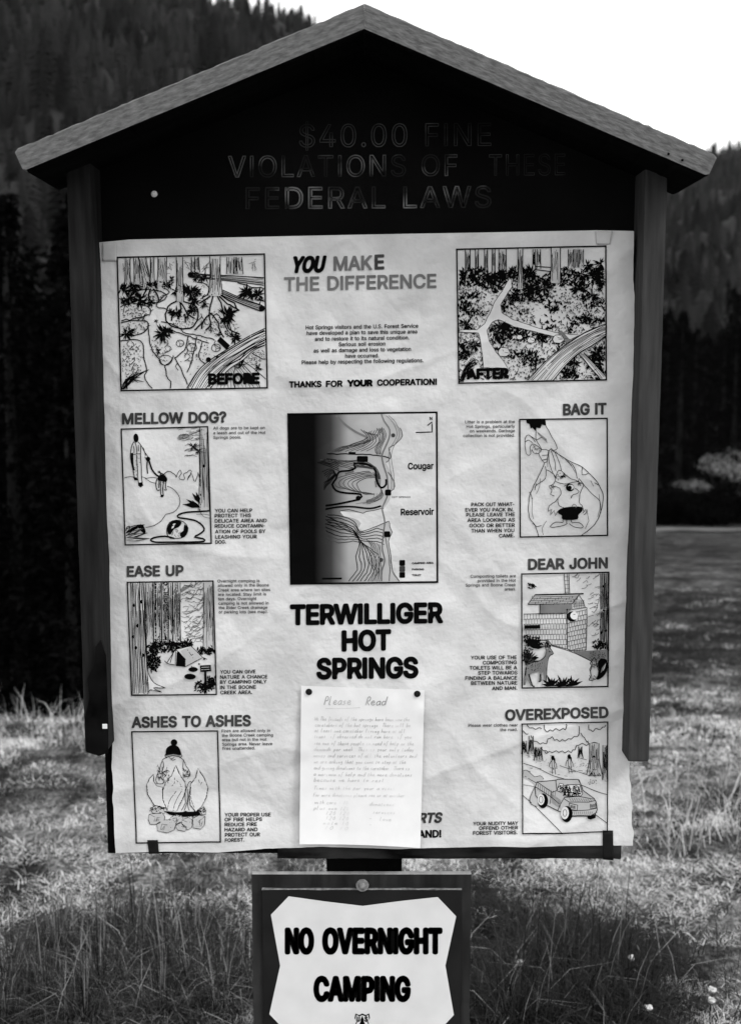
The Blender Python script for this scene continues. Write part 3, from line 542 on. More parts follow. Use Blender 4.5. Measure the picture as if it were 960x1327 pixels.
k = 3.692
A = Art(340, 290, k, seed=2)
A.text('YOU', 135, 292, 230, 226, cap=70, bold=.085, shear=.2)
A.text('MAK', 340, 525, 222, 216, cap=64, bold=.05, m=GREY); A.text('E', 536, 583, 215, 213, cap=65, bold=.06, m=DARK)
A.text('THE DIFFERENCE', 103, 832, 320, 303, cap=63, bold=.045, m=GREY)
A.build('heading_text', poster, 'large grey and black heading at the top')
A = Art(340, 290, k, seed=3)
for t, a, b, y0, y1 in [('Hot Springs visitors and the U.S. Forest Service', 207, 745, 504, 496), ('have developed a plan to save this unique area', 212, 740, 531, 523),
        ('and to restore it to its natural condition.', 251, 702, 559, 552), ('Serious soil erosion', 365, 588, 585, 581), ('as well as damage and loss to vegetation', 245, 710, 615, 607),
        ('have occurred.', 396, 557, 640, 638), ('Please help by respecting the following regulations.', 188, 770, 671, 661)]:
    A.text(t, a, b, y0, y1, cap=18, bold=.03, m=INK)
A.build('paragraph_text', poster, 'seven centred lines of small print')
A = Art(340, 290, k, seed=4)
for t, a, b, y0, y1, bo in [('THANKS', 127, 283, 782, 779, .075), ('FOR', 303, 384, 779, 777, .075), ('YOUR', 405, 528, 776, 774, .13), ('COOPERATION!', 548, 835, 773, 768, .075)]:
    A.text(t, a, b, y0, y1, cap=27, bold=bo)
A.build('thanks_text', poster, 'bold line of thanks under the paragraph')

def section(name, ox, oy, sc, head, small, caps, scap, ccap, seed):
    A = Art(ox, oy, sc, seed=seed)
    t, a, b, y0, y1, cap = head; A.text(t, a, b, y0, y1, cap=cap, bold=.068, m=DARK)
    A.build('section_heading', poster, 'dark grey heading reading ' + t.lower().replace('?', ''))
    A = Art(ox, oy, sc, seed=seed + 1)
    for t, a, b, y in small: A.text(t, a, b, y + 1, y - 1, cap=scap, bold=.018, m=INK)
    for t, a, b, y in caps: A.text(t, a, b, y + 1, y - 1, cap=ccap, bold=.04, m=INK)
    A.build('section_text', poster)
k = 4.174
section('dog', 130, 520, k, ('MELLOW DOG?', 117, 682, 122, 112, 55),
    [('All dogs are to be kept on', 611, 889, 151), ('a leash and out of the Hot', 611, 893, 177), ('Springs pools.', 612, 762, 202)],
    [('YOU CAN HELP', 619, 822, 600), ('PROTECT THIS', 619, 815, 627), ('DELICATE AREA AND', 619, 900, 655), ('REDUCE CONTAMIN-', 619, 890, 683), ('ATION OF POOLS BY', 621, 893, 713), ('LEASHING YOUR', 621, 847, 742), ('DOG.', 622, 680, 770)], 15.5, 18.5, 10)
section('ease', 140, 720, k, ('EASE UP', 101, 409, 113, 107, 53),
    [('Overnight camping is', 592, 820, 145), ('allowed only in the Boone', 594, 870, 168), ('Creek area where ten sites', 595, 877, 193), ('are located. Stay limit is', 595, 855, 217), ('ten days. Overnight', 596, 803, 241), ('camping is not allowed in', 597, 868, 265), ('the Rider Creek drainage', 598, 862, 289), ('or parking lots (see map).', 599, 865, 312)],
    [('YOU CAN GIVE', 606, 798, 638), ('NATURE A CHANCE', 606, 862, 666), ('BY CAMPING ONLY', 606, 858, 693), ('IN THE BOONE', 606, 800, 722), ('CREEK AREA.', 607, 780, 750)], 15.5, 18.5, 20)
section('ashes', 140, 910, k, ('ASHES TO ASHES', 128, 773, 137, 128, 55),
    [('Fires are allowed only in', 615, 877, 163), ('the Boone Creek camping', 616, 892, 187), ('area but not in the Hot', 617, 858, 211), ('Springs area. Never leave', 618, 888, 235), ('fires unattended.', 618, 795, 258)],
    [('YOUR PROPER USE', 630, 880, 621), ('OF FIRE HELPS', 630, 833, 647), ('REDUCE FIRE', 630, 805, 674), ('HAZARD AND', 630, 808, 702), ('PROTECT OUR', 632, 822, 729), ('FOREST.', 632, 737, 757)], 15.5, 18.5, 30)
k = 4.0
section('bag', 590, 510, k, ('BAG IT', 557, 783, 110, 104, 54),
    [('Litter is a problem at the', 50, 308, 153), ('Hot Springs, particularly', 57, 308, 177), ('on weekends. Garbage', 74, 308, 200), ('collection is not provided.', 40, 308, 224)],
    [('PACK OUT WHAT-', 82, 305, 583), ('EVER YOU PACK IN.', 51, 302, 611), ('PLEASE LEAVE THE', 56, 308, 636), ('AREA LOOKING AS', 62, 308, 664), ('GOOD OR BETTER', 72, 308, 692), ('THAN WHEN YOU', 82, 305, 719), ('CAME.', 226, 306, 745)], 15, 18, 40)
section('john', 590, 710, k, ('DEAR JOHN', 376, 790, 112, 104, 52),
    [('Composting toilets are', 78, 313, 154), ('provided in the Hot', 115, 313, 177), ('Springs and Boone Creek', 53, 313, 200), ('areas.', 255, 313, 221)],
    [('YOUR USE OF THE', 80, 318, 578), ('COMPOSTING', 142, 318, 604), ('TOILETS WILL BE A', 73, 320, 631), ('STEP TOWARDS', 117, 321, 657), ('FINDING A BALANCE', 51, 320, 684), ('BETWEEN NATURE', 81, 321, 710), ('AND MAN.', 190, 320, 737)], 15, 18, 50)
section('over', 590, 900, k, ('OVEREXPOSED', 257, 793, 135, 119, 52),
    [('Please wear clothes near', 67, 323, 168), ('the road.', 232, 321, 191)],
    [('YOUR NUDITY MAY', 92, 326, 682), ('OFFEND OTHER', 123, 326, 706), ('FOREST VISITORS.', 92, 323, 731)], 15, 18, 60)
A = Art(360, 770, 4.174, seed=70)
A.text('TERWILLIGER', 66, 893, 162, 150, cap=99, bold=.08)
A.text('HOT', 345, 612, 305, 298, cap=101, bold=.08)
A.text('SPRINGS', 209, 760, 455, 448, cap=101, bold=.08)
A.build('title_text', poster, 'heavy black three line title in the middle')
A = Art(380, 880, 4.571, seed=71)
A.text('RTS', 741, 877, 855, 851, cap=55, bold=.07, m=DARK, shear=.2); A.text('AND!', 740, 877, 943, 940, cap=40, bold=.07)
A.build('slogan_text', poster, 'cut off slogan beside the handwritten note')

# ------------------------------------------------------------------ drawings
# BEFORE: worn forest floor
A = Art(80, 290, 3.4286, seed=100); A.clip = (250, 148, 908, 733)
for x, y, w_, ln in [(293, 268, 22, 0), (335, 268, 24, -4), (380, 282, 34, -24), (402, 262, 16, 0), (445, 275, 38, 2), (583, 215, 14, 0), (603, 215, 18, -4), (750, 222, 32, 0), (772, 222, 12, 0), (790, 222, 28, -4)]:
    A.trunk(x, 147, y, w_, 1.8, ln, INK, 2, 3.2)
for x, y in [(290, 190), (480, 190), (640, 190), (850, 180), (560, 175)]:
    for _ in range(7): A.stroke([(x + A.r.uniform(-20, 20), y + A.r.uniform(-25, 30)), (x + A.r.uniform(-20, 20), y + A.r.uniform(-25, 30))], 1.6, LINE)
A.trunk(525, 147, 345, 28, 1.6, -2, INK, 2, 3.5); A.trunk(683, 143, 320, 46, 1.5, -2, INK, 10, 3.5)
A.stroke([(566, 216), (640, 224), (760, 230), (898, 238)], 4, INK); A.stroke([(568, 236), (680, 246), (780, 256), (898, 272)], 4, INK)
A.grain([(575, 218), (680, 228), (790, 232), (896, 240)], [(575, 236), (680, 246), (790, 256), (896, 270)], 5, 3); A.dot(572, 225, 13)
A.stroke([(712, 292), (800, 330), (892, 362)], 4, INK); A.stroke([(706, 314), (790, 352), (884, 388)], 4, INK); A.grain([(712, 294), (800, 332), (892, 364)], [(708, 314), (790, 352), (884, 386)], 5, 3, INK); A.dot(889, 375, 14)
for p in [[(672, 318), (660, 360), (655, 400), (630, 430), (622, 468)], [(690, 318), (708, 350), (716, 395), (732, 430)], [(700, 312), (740, 340), (768, 352), (780, 386)], [(668, 312), (640, 335), (612, 352)], [(660, 395), (690, 430), (700, 470), (720, 505)], [(640, 420), (606, 455), (590, 470)], [(655, 405), (662, 450), (640, 470)], [(732, 430), (748, 470), (790, 488)], [(700, 320), (736, 352), (790, 384)],
          [(520, 340), (482, 356), (462, 400), (472, 440), (520, 462), (570, 462), (602, 430), (606, 390), (590, 360), (540, 346)], [(525, 345), (530, 390), (514, 420)], [(530, 350), (560, 400), (590, 420)], [(548, 400), (548, 440)], [(500, 380), (486, 430)], [(395, 288), (385, 320), (392, 340)], [(405, 288), (425, 315), (432, 340)], [(380, 288), (362, 318)]]:
    A.stroke(p, 6.2, INK, taper=False, wob=1.0)
for x, y, r, n in [(275, 295, 38, 12), (310, 285, 30, 10), (345, 338, 42, 12), (300, 330, 34, 10), (380, 272, 34, 9), (410, 272, 26, 9), (480, 268, 22, 8), (505, 298, 24, 10), (490, 245, 18, 8), (575, 300, 40, 14), (592, 345, 28, 10), (510, 395, 30, 11), (575, 380, 28, 10), (600, 240, 22, 8), (640, 240, 26, 8), (735, 405, 44, 15), (820, 305, 38, 11), (872, 315, 38, 11), (450, 485, 42, 15), (285, 490, 34, 12), (590, 222, 24, 8), (770, 510, 30, 9), (640, 358, 16, 6), (395, 350, 24, 7), (700, 490, 18, 6), (420, 432, 12, 6), (560, 410, 22, 7), (460, 270, 20, 7), (270, 340, 20, 7), (875, 640, 22, 7), (800, 625, 26, 8), (430, 565, 18, 8), (262, 285, 30, 10), (330, 272, 30, 10), (360, 345, 30, 10), (450, 262, 26, 9), (545, 292, 30, 11), (600, 305, 26, 9), (488, 390, 26, 9), (590, 388, 24, 9), (755, 395, 30, 11), (725, 425, 26, 9), (845, 315, 30, 9), (470, 478, 34, 12), (300, 480, 28, 10), (620, 238, 26, 9), (580, 335, 24, 8), (630, 360, 20, 7), (765, 500, 26, 8), (820, 300, 30, 9), (885, 340, 24, 8), (330, 300, 30, 9), (290, 345, 28, 9)]:
    A.fern(x, y, r * 1.12, n + 3)
for p in [[(262, 440), (320, 430), (380, 432), (378, 470), (340, 490), (300, 492)], [(385, 440), (388, 500), (400, 550), (432, 600), (460, 628), (492, 600), (495, 585)], [(460, 628), (465, 670), (484, 700), (482, 730)], [(500, 595), (528, 640), (550, 690), (560, 715)], [(440, 432), (500, 450), (540, 480), (600, 495), (680, 515)], [(450, 460), (540, 490), (620, 520), (655, 530)], [(262, 520), (320, 512), (360, 530), (366, 600), (378, 640), (370, 690), (400, 730)], [(320, 300), (370, 290), (440, 300), (465, 320), (440, 345), (380, 350)], [(262, 370), (310, 350), (380, 365), (392, 400), (330, 420), (262, 430)],
          [(560, 500), (545, 560), (500, 595)], [(600, 500), (580, 600), (560, 660)], [(625, 525), (610, 590), (640, 630)], [(670, 420), (690, 400), (720, 440), (740, 480)], [(740, 440), (760, 500), (730, 490)], [(600, 255), (640, 268), (655, 300), (620, 330)], [(450, 285), (480, 300), (440, 330), (420, 365), (470, 380)], [(780, 640), (720, 610), (690, 640)], [(830, 560), (870, 590), (905, 600)], [(780, 260), (850, 280), (895, 285)]]:
    A.stroke(p, 4.4, INK, wob=1.6)
for x, y, rx, ry, n in [(320, 400, 60, 30, 40), (420, 320, 50, 30, 40), (540, 420, 60, 40, 60), (680, 440, 60, 50, 60), (440, 560, 40, 60, 46), (600, 560, 60, 60, 50), (310, 600, 50, 80, 70), (740, 470, 40, 40, 40), (860, 600, 40, 40, 40), (640, 320, 30, 60, 24), (330, 460, 60, 24, 30)]: A.clump(x, y, rx, ry, n, 11, LINE, .3)
for k_ in range(26):
    x = A.r.uniform(270, 760); y = A.r.uniform(300, 620); A.stroke([(x, y), (x + A.r.uniform(-14, 14), y + 16), (x + A.r.uniform(-24, 24), y + 34)], 3, INK)
A.clump(310, 610, 46, 95, 60, 10, LINE, .4); A.clump(340, 390, 70, 25, 34, 9, INK); A.clump(410, 320, 45, 22, 26, 8, INK); A.clump(320, 465, 50, 18, 18, 8, INK); A.clump(690, 455, 40, 40, 20, 9, INK); A.clump(420, 540, 24, 50, 22, 10, INK); A.clump(590, 600, 60, 70, 22, 8, INK); A.clump(860, 580, 40, 40, 26, 9, INK); A.clump(530, 430, 50, 26, 22, 9, INK)
for i in range(16): A.stroke([(262 + A.r.uniform(0, 30), 735), (280 + A.r.uniform(-10, 40), 690), (300 + A.r.uniform(0, 90), 640 + A.r.uniform(0, 80))], 4, INK, taper=True)
for x, y, r in [(526, 530, 17), (578, 548, 22), (686, 550, 20)]:
    A.stroke([(x - r, y), (x - r * .5, y - r * .8), (x + r * .6, y - r * .7), (x + r, y + r * .2), (x + r * .3, y + r * .8), (x - r * .7, y + r * .7)], 3, INK, True, True); A.line((x - r * .4, y - r * .6), (x, y + r * .1), (x + r, y + r * .2), w=2.4); A.line((x, y + .1 * r), (x - r * .1, y + r * .8), w=2.4)
A.stroke([(432, 605), (445, 585), (475, 585), (492, 602), (475, 625), (445, 625)], 3, INK, True, True)
A.fill([(690, 520), (705, 500), (748, 540), (732, 560)], INK)
A.up()
top = [(556, 730), (600, 660), (650, 612), (730, 560), (830, 500), (903, 464)]; bot = [(668, 730), (700, 690), (750, 640), (800, 605), (850, 570), (906, 540)]
A.fill(top + bot[::-1], PAPER); A.up()
A.stroke(top, 4.5, INK); A.stroke([(790, 605), (830, 560), (906, 512)], 4, INK); A.grain(top, bot, 15, 3.2, INK, 5); A.dot(652, 603, 12); A.dot(690, 590, 7)
for p in [[(790, 610), (830, 650), (870, 700), (880, 728)], [(770, 640), (760, 690), (770, 728)], [(700, 690), (640, 728)], [(800, 605), (850, 640), (907, 690)]]: A.stroke(p, 3.4, INK)
A.grain([(790, 612), (850, 680), (880, 728)], [(700, 690), (690, 715), (680, 728)], 12, 2.4)
A.up(); A.text('BEFORE', 650, 880, 711, 707, cap=43, bold=.10)
A.dot(830, 690, 22, INK, 9, .9); A.frame([(246, 148), (900, 133), (913, 728), (264, 741)])
A.build('before_drawing', poster, 'upper left drawing of a trampled forest floor marked before')

# AFTER: regrown floor with a clear path
A = Art(570, 290, 3.5556, seed=120); A.clip = (82, 118, 763, 722)
path = [(318, 255), (330, 255), (332, 290), (302, 332), (280, 372), (287, 410), (340, 442), (440, 475), (540, 503), (645, 513), (602, 532), (540, 522), (440, 497), (340, 472), (270, 440), (240, 452), (217, 490), (227, 540), (258, 590), (292, 630), (312, 664), (200, 662), (195, 600), (185, 530), (176, 502), (90, 497), (90, 489), (168, 487), (205, 460), (235, 400), (250, 360), (285, 310)]
loga = [(402, 720), (480, 640), (560, 570), (650, 510), (700, 485), (765, 460)]; logb = [(524, 718), (590, 640), (650, 590), (700, 560), (730, 540), (766, 520)]
q1, q2, q3, q4 = (77, 116), (764, 101), (766, 718), (87, 734)
def inside(x, y, P):
    c = False; j = len(P) - 1
    for i in range(len(P)):
        if (P[i][1] > y) != (P[j][1] > y) and x < (P[j][0] - P[i][0]) * (y - P[i][1]) / (P[j][1] - P[i][1]) + P[i][0]: c = not c
        j = i
    return c
lo = loga + logb[::-1]
for x, y, w_ in [(128, 260, 22), (170, 250, 14), (212, 240, 14), (247, 235, 14), (288, 235, 34), (433, 205, 10), (455, 205, 16), (604, 205, 26), (630, 200, 9), (651, 200, 20)]: A.trunk(x, 116, y, w_, 2.2, 0, INK, 1, 3.6)
A.stroke([(440, 195), (560, 205), (680, 235), (762, 255)], 4, INK); A.stroke([(440, 210), (560, 225), (680, 245), (762, 268)], 4, INK)
for _ in range(60): A.stroke([(A.r.uniform(90, 755), A.r.uniform(125, 200)) for _ in range(1)] * 1 + [], 1, LINE) if False else None
rn = A.r
for _ in range(6500):
    x, y = rn.uniform(84, 762), rn.uniform(205, 724); edge = 222 + 20 * math.sin(x * .03) - (x > 650) * 40
    if y < edge or inside(x, y, path) or inside(x, y, lo): continue
    nz = float(vnoise(x / 55, y / 38, 55)); dens = .82 + .6 * nz
    if y < 290: dens += .5
    if 430 < x < 600 and 370 < y < 480: dens = .22
    if y > 480 and x < 420 and y < 560: dens += .2
    if y > 560 and x > 300: dens *= .9
    if rn.random() > dens: continue
    big = nz > .15 or y < 290; l = rn.uniform(12, 26) if big else rn.uniform(8, 16)
    A.leaf(x, y, rn.uniform(-2.8, -.3), l, l * rn.uniform(.22, .5), INK if big or rn.random() < .5 else GREY)
for x, y, r, n in [(120, 465, 40, 14), (470, 515, 34, 14), (672, 432, 30, 12), (285, 480, 46, 18), (300, 465, 40, 14), (270, 500, 36, 12), (240, 250, 38, 14), (280, 240, 40, 14), (330, 215, 24, 10), (420, 225, 40, 14), (720, 230, 44, 14), (740, 180, 34, 12), (680, 190, 30, 10), (730, 600, 44, 16), (700, 640, 40, 14), (740, 660, 44, 16), (620, 640, 34, 12), (590, 690, 34, 12), (110, 240, 34, 12), (160, 240, 34, 12), (410, 300, 40, 14), (480, 290, 40, 12), (640, 300, 44, 14), (700, 330, 40, 14), (340, 340, 30, 12), (530, 400, 30, 12), (745, 290, 34, 12), (160, 560, 34, 12), (120, 400, 20, 8)]: A.fern(x, y, r * 1.1, n + 5)
A.stroke([(470, 470), (470, 570)], 6, INK); A.stroke([(672, 405), (672, 455)], 5, INK)
A.up(); A.fill(path, PAPER, False); A.fill(lo, PAPER); A.fill([(640, 600), (662, 592), (764, 700), (764, 718), (740, 718)], PAPER); A.up()
for x, y, r in [(295, 590, 28), (420, 535, 18), (545, 530, 26), (366, 522, 14)]:
    A.fill([(x - r, y), (x - r * .5, y - r * .7), (x + r * .6, y - r * .6), (x + r, y + r * .2), (x + r * .3, y + r * .7), (x - r * .7, y + r * .6)], PAPER)
    A.stroke([(x - r, y), (x - r * .5, y - r * .7), (x + r * .6, y - r * .6), (x + r, y + r * .2), (x + r * .3, y + r * .7), (x - r * .7, y + r * .6)], 3, INK, True, True); A.line((x - r * .3, y - r * .5), (x, y), (x + r * .9, y + r * .2), w=2.4)
A.trunk(370, 113, 300, 22, 2.0, 0, INK, 2, 3.6); A.trunk(533, 110, 272, 42, 1.2, 0, INK, 6, 3.6)
A.stroke(path, 2.6, LINE, False, True, wob=.8)
A.stroke(loga, 4.5, INK); A.stroke(logb, 4.5, INK); A.grain(loga, logb, 12, 3, INK, 4); A.stroke([(662, 592), (764, 700)], 4, INK); A.stroke([(640, 600), (740, 718)], 4, INK); A.grain([(662, 594), (710, 645), (764, 700)], [(642, 600), (690, 660), (742, 716)], 4, 3)
A.fill([(540, 500), (560, 490), (605, 540), (585, 552)], GREY)
for i in range(14): A.stroke([(90 + rn.uniform(0, 20), 728), (120, 660 + rn.uniform(-20, 40)), (150 + rn.uniform(-10, 40), 610 + rn.uniform(0, 60))], 4, INK, taper=True)
A.up(); A.text('AFTER', 122, 318, 713, 709, cap=42, bold=.10); A.dot(140, 694, 18, INK, 9, .9)
A.frame([q1, q2, q3, q4])
A.build('after_drawing', poster, 'upper right drawing of regrown undergrowth with a white path marked after')

# MELLOW DOG
A = Art(130, 520, 4.174, seed=140); A.clip = (120, 148, 592, 768)
A.fill([(180, 200), (182, 182), (192, 174), (203, 182), (207, 205), (200, 220), (186, 220)], INK, True)
for p in [[(182, 218), (168, 245), (164, 300), (168, 335)], [(205, 220), (222, 240), (240, 275), (262, 305)], [(172, 290), (196, 284), (218, 284)], [(218, 240), (218, 290), (222, 340), (222, 400), (228, 445)], [(172, 280), (172, 330), (180, 380), (186, 420)], [(197, 290), (200, 350), (206, 440)], [(188, 222), (196, 250), (198, 284)], [(240, 300), (258, 325)], [(232, 250), (246, 292)], [(180, 240), (184, 280)], [(205, 235), (208, 270)]]: A.stroke(p, 3.6, INK, wob=.6)
A.fill([(205, 440), (226, 438), (232, 455), (218, 466), (206, 456)], INK); A.fill([(178, 410), (198, 412), (204, 426), (186, 428)], INK); A.fill([(166, 280), (178, 278), (180, 340), (186, 372), (176, 376), (166, 330)], INK); A.clump(195, 335, 18, 40, 18, 8, LINE); A.clump(190, 390, 12, 26, 14, 8, LINE)
A.dot(258, 312, 13, INK, 8); A.stroke([(254, 322), (252, 355), (256, 392)], 6, INK); A.stroke([(262, 318), (280, 370), (305, 400), (330, 412)], 9, INK)
A.fern(326, 388, 22, 8); A.fern(348, 410, 18, 7); A.fill([(318, 400), (345, 398), (362, 420), (355, 436), (330, 432), (310, 425)], INK, True)
for p in [[(306, 420), (300, 450), (308, 482), (322, 478)], [(325, 432), (326, 480), (330, 515), (342, 512)], [(342, 435), (338, 480), (342, 512)], [(356, 430), (352, 462), (358, 480), (344, 478)], [(318, 425), (316, 470)]]: A.stroke(p, 4.5, INK)
A.dot(333, 512, 8); A.clump(330, 450, 24, 24, 14, 9, INK)
A.stroke([(130, 415), (160, 406), (185, 412)], 3, INK, wob=1); A.stroke([(225, 410), (250, 416), (285, 412), (320, 420)], 3, INK, wob=1); A.stroke([(240, 415), (270, 436), (302, 444)], 3, INK, wob=1)
A.stroke([(340, 398), (365, 378), (390, 388), (402, 394), (412, 412)], 4, INK, wob=1); A.stroke([(412, 412), (420, 385), (432, 372), (438, 390), (426, 412), (440, 424), (456, 420), (450, 395), (470, 385), (480, 372), (492, 378), (486, 400), (470, 428), (492, 388), (506, 430), (520, 425), (530, 384), (535, 410)], 3.2, INK, wob=1.2)
A.stroke([(362, 460), (400, 478), (428, 520), (428, 565), (395, 600), (355, 612), (330, 645), (290, 672), (245, 682)], 3.2, INK, wob=1)
A.trunk(560, 140, 590, 44, 2.2, 0, INK, 8, 3)
A.stroke([(536, 270), (540, 400), (542, 560), (536, 590)], 6, INK)
for i in range(60):
    x = A.r.uniform(415, 550); y = A.r.uniform(148, 215) if i < 40 else A.r.uniform(235, 300)
    if i >= 40: x = A.r.uniform(450, 540)
    A.stroke([(x, y), (x + A.r.uniform(10, 26), y - A.r.uniform(-2, 10)), (x + A.r.uniform(24, 50), y - A.r.uniform(-4, 14))], 2.2, LINE)
A.fern(500, 245, 34, 12); A.fern(530, 270, 26, 10); A.dot(560, 350, 9)
for a, l in [(-2.2, 75), (-2.6, 90), (-2.95, 100), (-1.9, 70), (3.1, 95), (-2.4, 60)]: A.leaf(540, 575 if a < -2.3 else 555, a, l, 20, INK)
for a, l in [(-2.5, 70), (-2.8, 84)]: A.leaf(538, 562, a, l, 9, PAPER)
A.stroke([(590, 592), (540, 596), (470, 600), (425, 612), (420, 628), (470, 636), (520, 648), (555, 676), (560, 700), (530, 722), (508, 734), (556, 744), (560, 758), (480, 762), (380, 762), (300, 762), (272, 752), (290, 738), (350, 730), (400, 742)], 9, INK)
A.stroke([(360, 690), (375, 655), (410, 643), (450, 652), (474, 685), (465, 720), (440, 738), (380, 742), (362, 722)], 4, INK, True, True)
A.fill([(362, 690), (378, 655), (410, 645), (440, 652), (425, 680), (400, 690), (380, 720), (366, 715)], INK, True); A.fill([(455, 665), (474, 688), (466, 718), (440, 738), (430, 715), (450, 700)], INK, True); A.clump(410, 715, 30, 20, 18, 9, INK); A.up(); A.leaf(385, 690, -.9, 26, 12, PAPER); A.leaf(390, 668, -.3, 20, 8, PAPER)
for p in [(140, 690, 240, 668), (140, 728, 235, 672)]: A.stroke([p[:2], ((p[0] + p[2]) / 2, (p[1] + p[3]) / 2 - 8), p[2:]], 4, INK)
A.fill([(205, 676), (230, 666), (246, 706), (232, 712), (212, 692)], INK, True)
for i in range(5): A.leaf(138, 715 + i * 12, -.55 + i * .16, 100 + 12 * i, 20, INK if i % 2 == 0 else LINE)
for i in range(3): A.leaf(142, 722 + i * 14, -.42 + i * .2, 90, 8, PAPER)
A.stroke([(140, 700), (145, 680), (160, 676), (158, 692), (140, 710)], 4, INK)
A.stroke([(540, 600), (560, 625), (592, 632)], 2.5, LINE); A.stroke([(520, 612), (560, 610), (590, 616)], 2.5, LINE)
A.frame([(113, 150), (580, 137), (600, 768), (135, 777)], 7)
A.build('dog_drawing', poster, 'small drawing of a walker with a leashed dog')

# EASE UP: tent among big trees
A = Art(140, 720, 4.174, seed=160); A.clip = (112, 146, 580, 752)
A.fill([(200, 146), (240, 146), (246, 470), (206, 490)], PALE)
for x, w_ in [(222, 40), (268, 38), (310, 34), (336, 24), (370, 40)]: A.trunk(x, 146, 470, w_, 2.4, 0, INK, 2, 3.2)
A.fill([(296, 146), (322, 146), (326, 450), (306, 470)], INK); A.fill([(252, 146), (262, 146), (262, 440), (254, 440)], INK); A.fill([(360, 146), (380, 146), (396, 470), (372, 470)], GREY); A.fill([(272, 146), (284, 146), (284, 440), (276, 440)], GREY); A.trunk(310, 146, 460, 30, 1, 0, PALE, 0, 2)
for i in range(90):
    x = A.r.uniform(392, 510); y = A.r.uniform(150, 470); A.stroke([(x, y), (x + A.r.uniform(5, 30), y + A.r.uniform(-16, 16)), (min(515, x + A.r.uniform(30, 50)), y + A.r.uniform(-28, 10))], 2.2, LINE)
for i in range(60):
    x = A.r.uniform(203, 390); y = A.r.uniform(150, 460); A.stroke([(x, y), (x + A.r.uniform(-8, 8), y + A.r.uniform(10, 40))], 2.4, INK)
A.fill([(392, 180), (440, 160), (440, 172), (396, 200)], GREY)
A.trunk(542, 146, 505, 50, 2.0, 0, INK, 2, 3.2)
for x, y, rx, ry, n in [(240, 500, 36, 30, 90), (300, 480, 60, 38, 170), (370, 490, 44, 28, 110), (430, 480, 30, 20, 50), (245, 575, 38, 44, 150), (510, 516, 26, 14, 40), (550, 515, 30, 16, 60), (510, 710, 38, 30, 100), (560, 690, 24, 40, 100)]: A.clump(x, y, rx, ry, n, 17, INK, .5)
A.up(); 
A.fill([(122, 150), (188, 150), (200, 300), (208, 480), (214, 600), (232, 670), (262, 700), (312, 716), (240, 716), (292, 740), (228, 728), (215, 750), (130, 750)], PAPER)
A.up(); la = [(120, 150), (122, 300), (124, 450), (126, 600), (130, 750)]; lb = [(190, 150), (200, 300), (208, 480), (214, 610), (222, 745)]
A.grain(la, lb, 20, 3, INK, 4); A.stroke(lb[:4] + [(235, 672), (265, 700), (312, 716), (245, 718), (292, 740), (228, 728), (215, 750)], 4, INK, wob=.6)
for x, y in [(140, 270), (180, 250), (160, 380), (150, 500), (190, 540), (135, 440)]: A.dot(x, y, 7, INK, 7, 1.5)
A.fill([(318, 582), (366, 508), (448, 490), (512, 552), (416, 602), (368, 598)], PAPER); A.up()
A.fill([(368, 598), (372, 524), (384, 520), (418, 560), (414, 602)], INK); A.fill([(420, 562), (392, 516), (448, 492), (510, 552), (418, 600)], PALE)
for p in [[(318, 582), (366, 508), (448, 490), (512, 552), (416, 602), (330, 586), (318, 582)], [(366, 508), (420, 562), (416, 602)], [(352, 530), (336, 580)], [(366, 510), (364, 590)], [(512, 552), (535, 562)], [(318, 582), (306, 570)], [(430, 510), (460, 555)], [(440, 545), (470, 530)]]: A.stroke(p, 3.6, INK, False)
A.dot(444, 655, 32, INK, 12, .5); A.dot(460, 617, 26, INK, 12, .5); A.dot(520, 560, 6); A.dot(492, 588, 5); A.fern(458, 606, 16, 6)
A.fill([(496, 596), (556, 592), (558, 626), (500, 630)], INK); A.fill([(520, 628), (532, 628), (536, 728), (522, 728)], INK); A.up(); A.line((504, 606), (550, 603), w=2.5, m=PALE); A.line((504, 618), (550, 615), w=2.5, m=PALE)
A.frame([(104, 145), (568, 138), (586, 752), (127, 757)], 7)
A.build('tent_drawing', poster, 'small drawing of a tent among big trees')

# ASHES TO ASHES: campfire
A = Art(140, 910, 4.174, seed=180)
A.dot(357, 219, 18, INK, 12); A.fill([(312, 276), (316, 252), (334, 236), (360, 232), (382, 244), (394, 270), (392, 288), (352, 282), (314, 290)], INK, True)
A.stroke([(310, 284), (350, 276), (396, 284), (394, 298), (350, 290), (312, 300), (310, 284)], 3.4, INK)
for i in range(11): A.line((315 + i * 7.4, 282), (315 + i * 7.4, 294), w=2, m=LINE)
for p in [[(320, 300), (296, 312), (286, 340), (272, 380), (258, 420), (266, 436)], [(384, 298), (408, 312), (420, 345), (444, 380), (440, 404)], [(330, 300), (345, 306), (360, 300)], [(408, 312), (406, 350), (414, 380)], [(296, 320), (300, 350), (292, 380), (310, 400)], [(340, 310), (352, 316), (366, 308)], [(268, 405), (300, 420), (296, 440), (262, 440)], [(444, 380), (436, 400), (414, 404), (404, 390)], [(402, 360), (430, 380)], [(280, 390), (320, 370), (330, 380)]]: A.stroke(p, 3, INK, wob=.8)
A.clump(298, 392, 26, 26, 30, 9, INK); A.clump(420, 392, 16, 12, 12, 8, INK)
A.up()
FL = [[(320, 590), (296, 530), (296, 480), (316, 430), (345, 400), (366, 344), (385, 390), (415, 432), (420, 470), (410, 510), (385, 560), (370, 592)], [(314, 576), (250, 560), (214, 500), (210, 450), (224, 415), (246, 392), (246, 430), (262, 455), (294, 462), (296, 520)], [(470, 592), (444, 560), (440, 500), (450, 440), (475, 410), (486, 360), (520, 410), (540, 465), (530, 520), (505, 566), (480, 592)]]
for f in FL: A.fill(f, PAPER, False)
for f in FL: A.stroke(f, 4.6, INK, False)
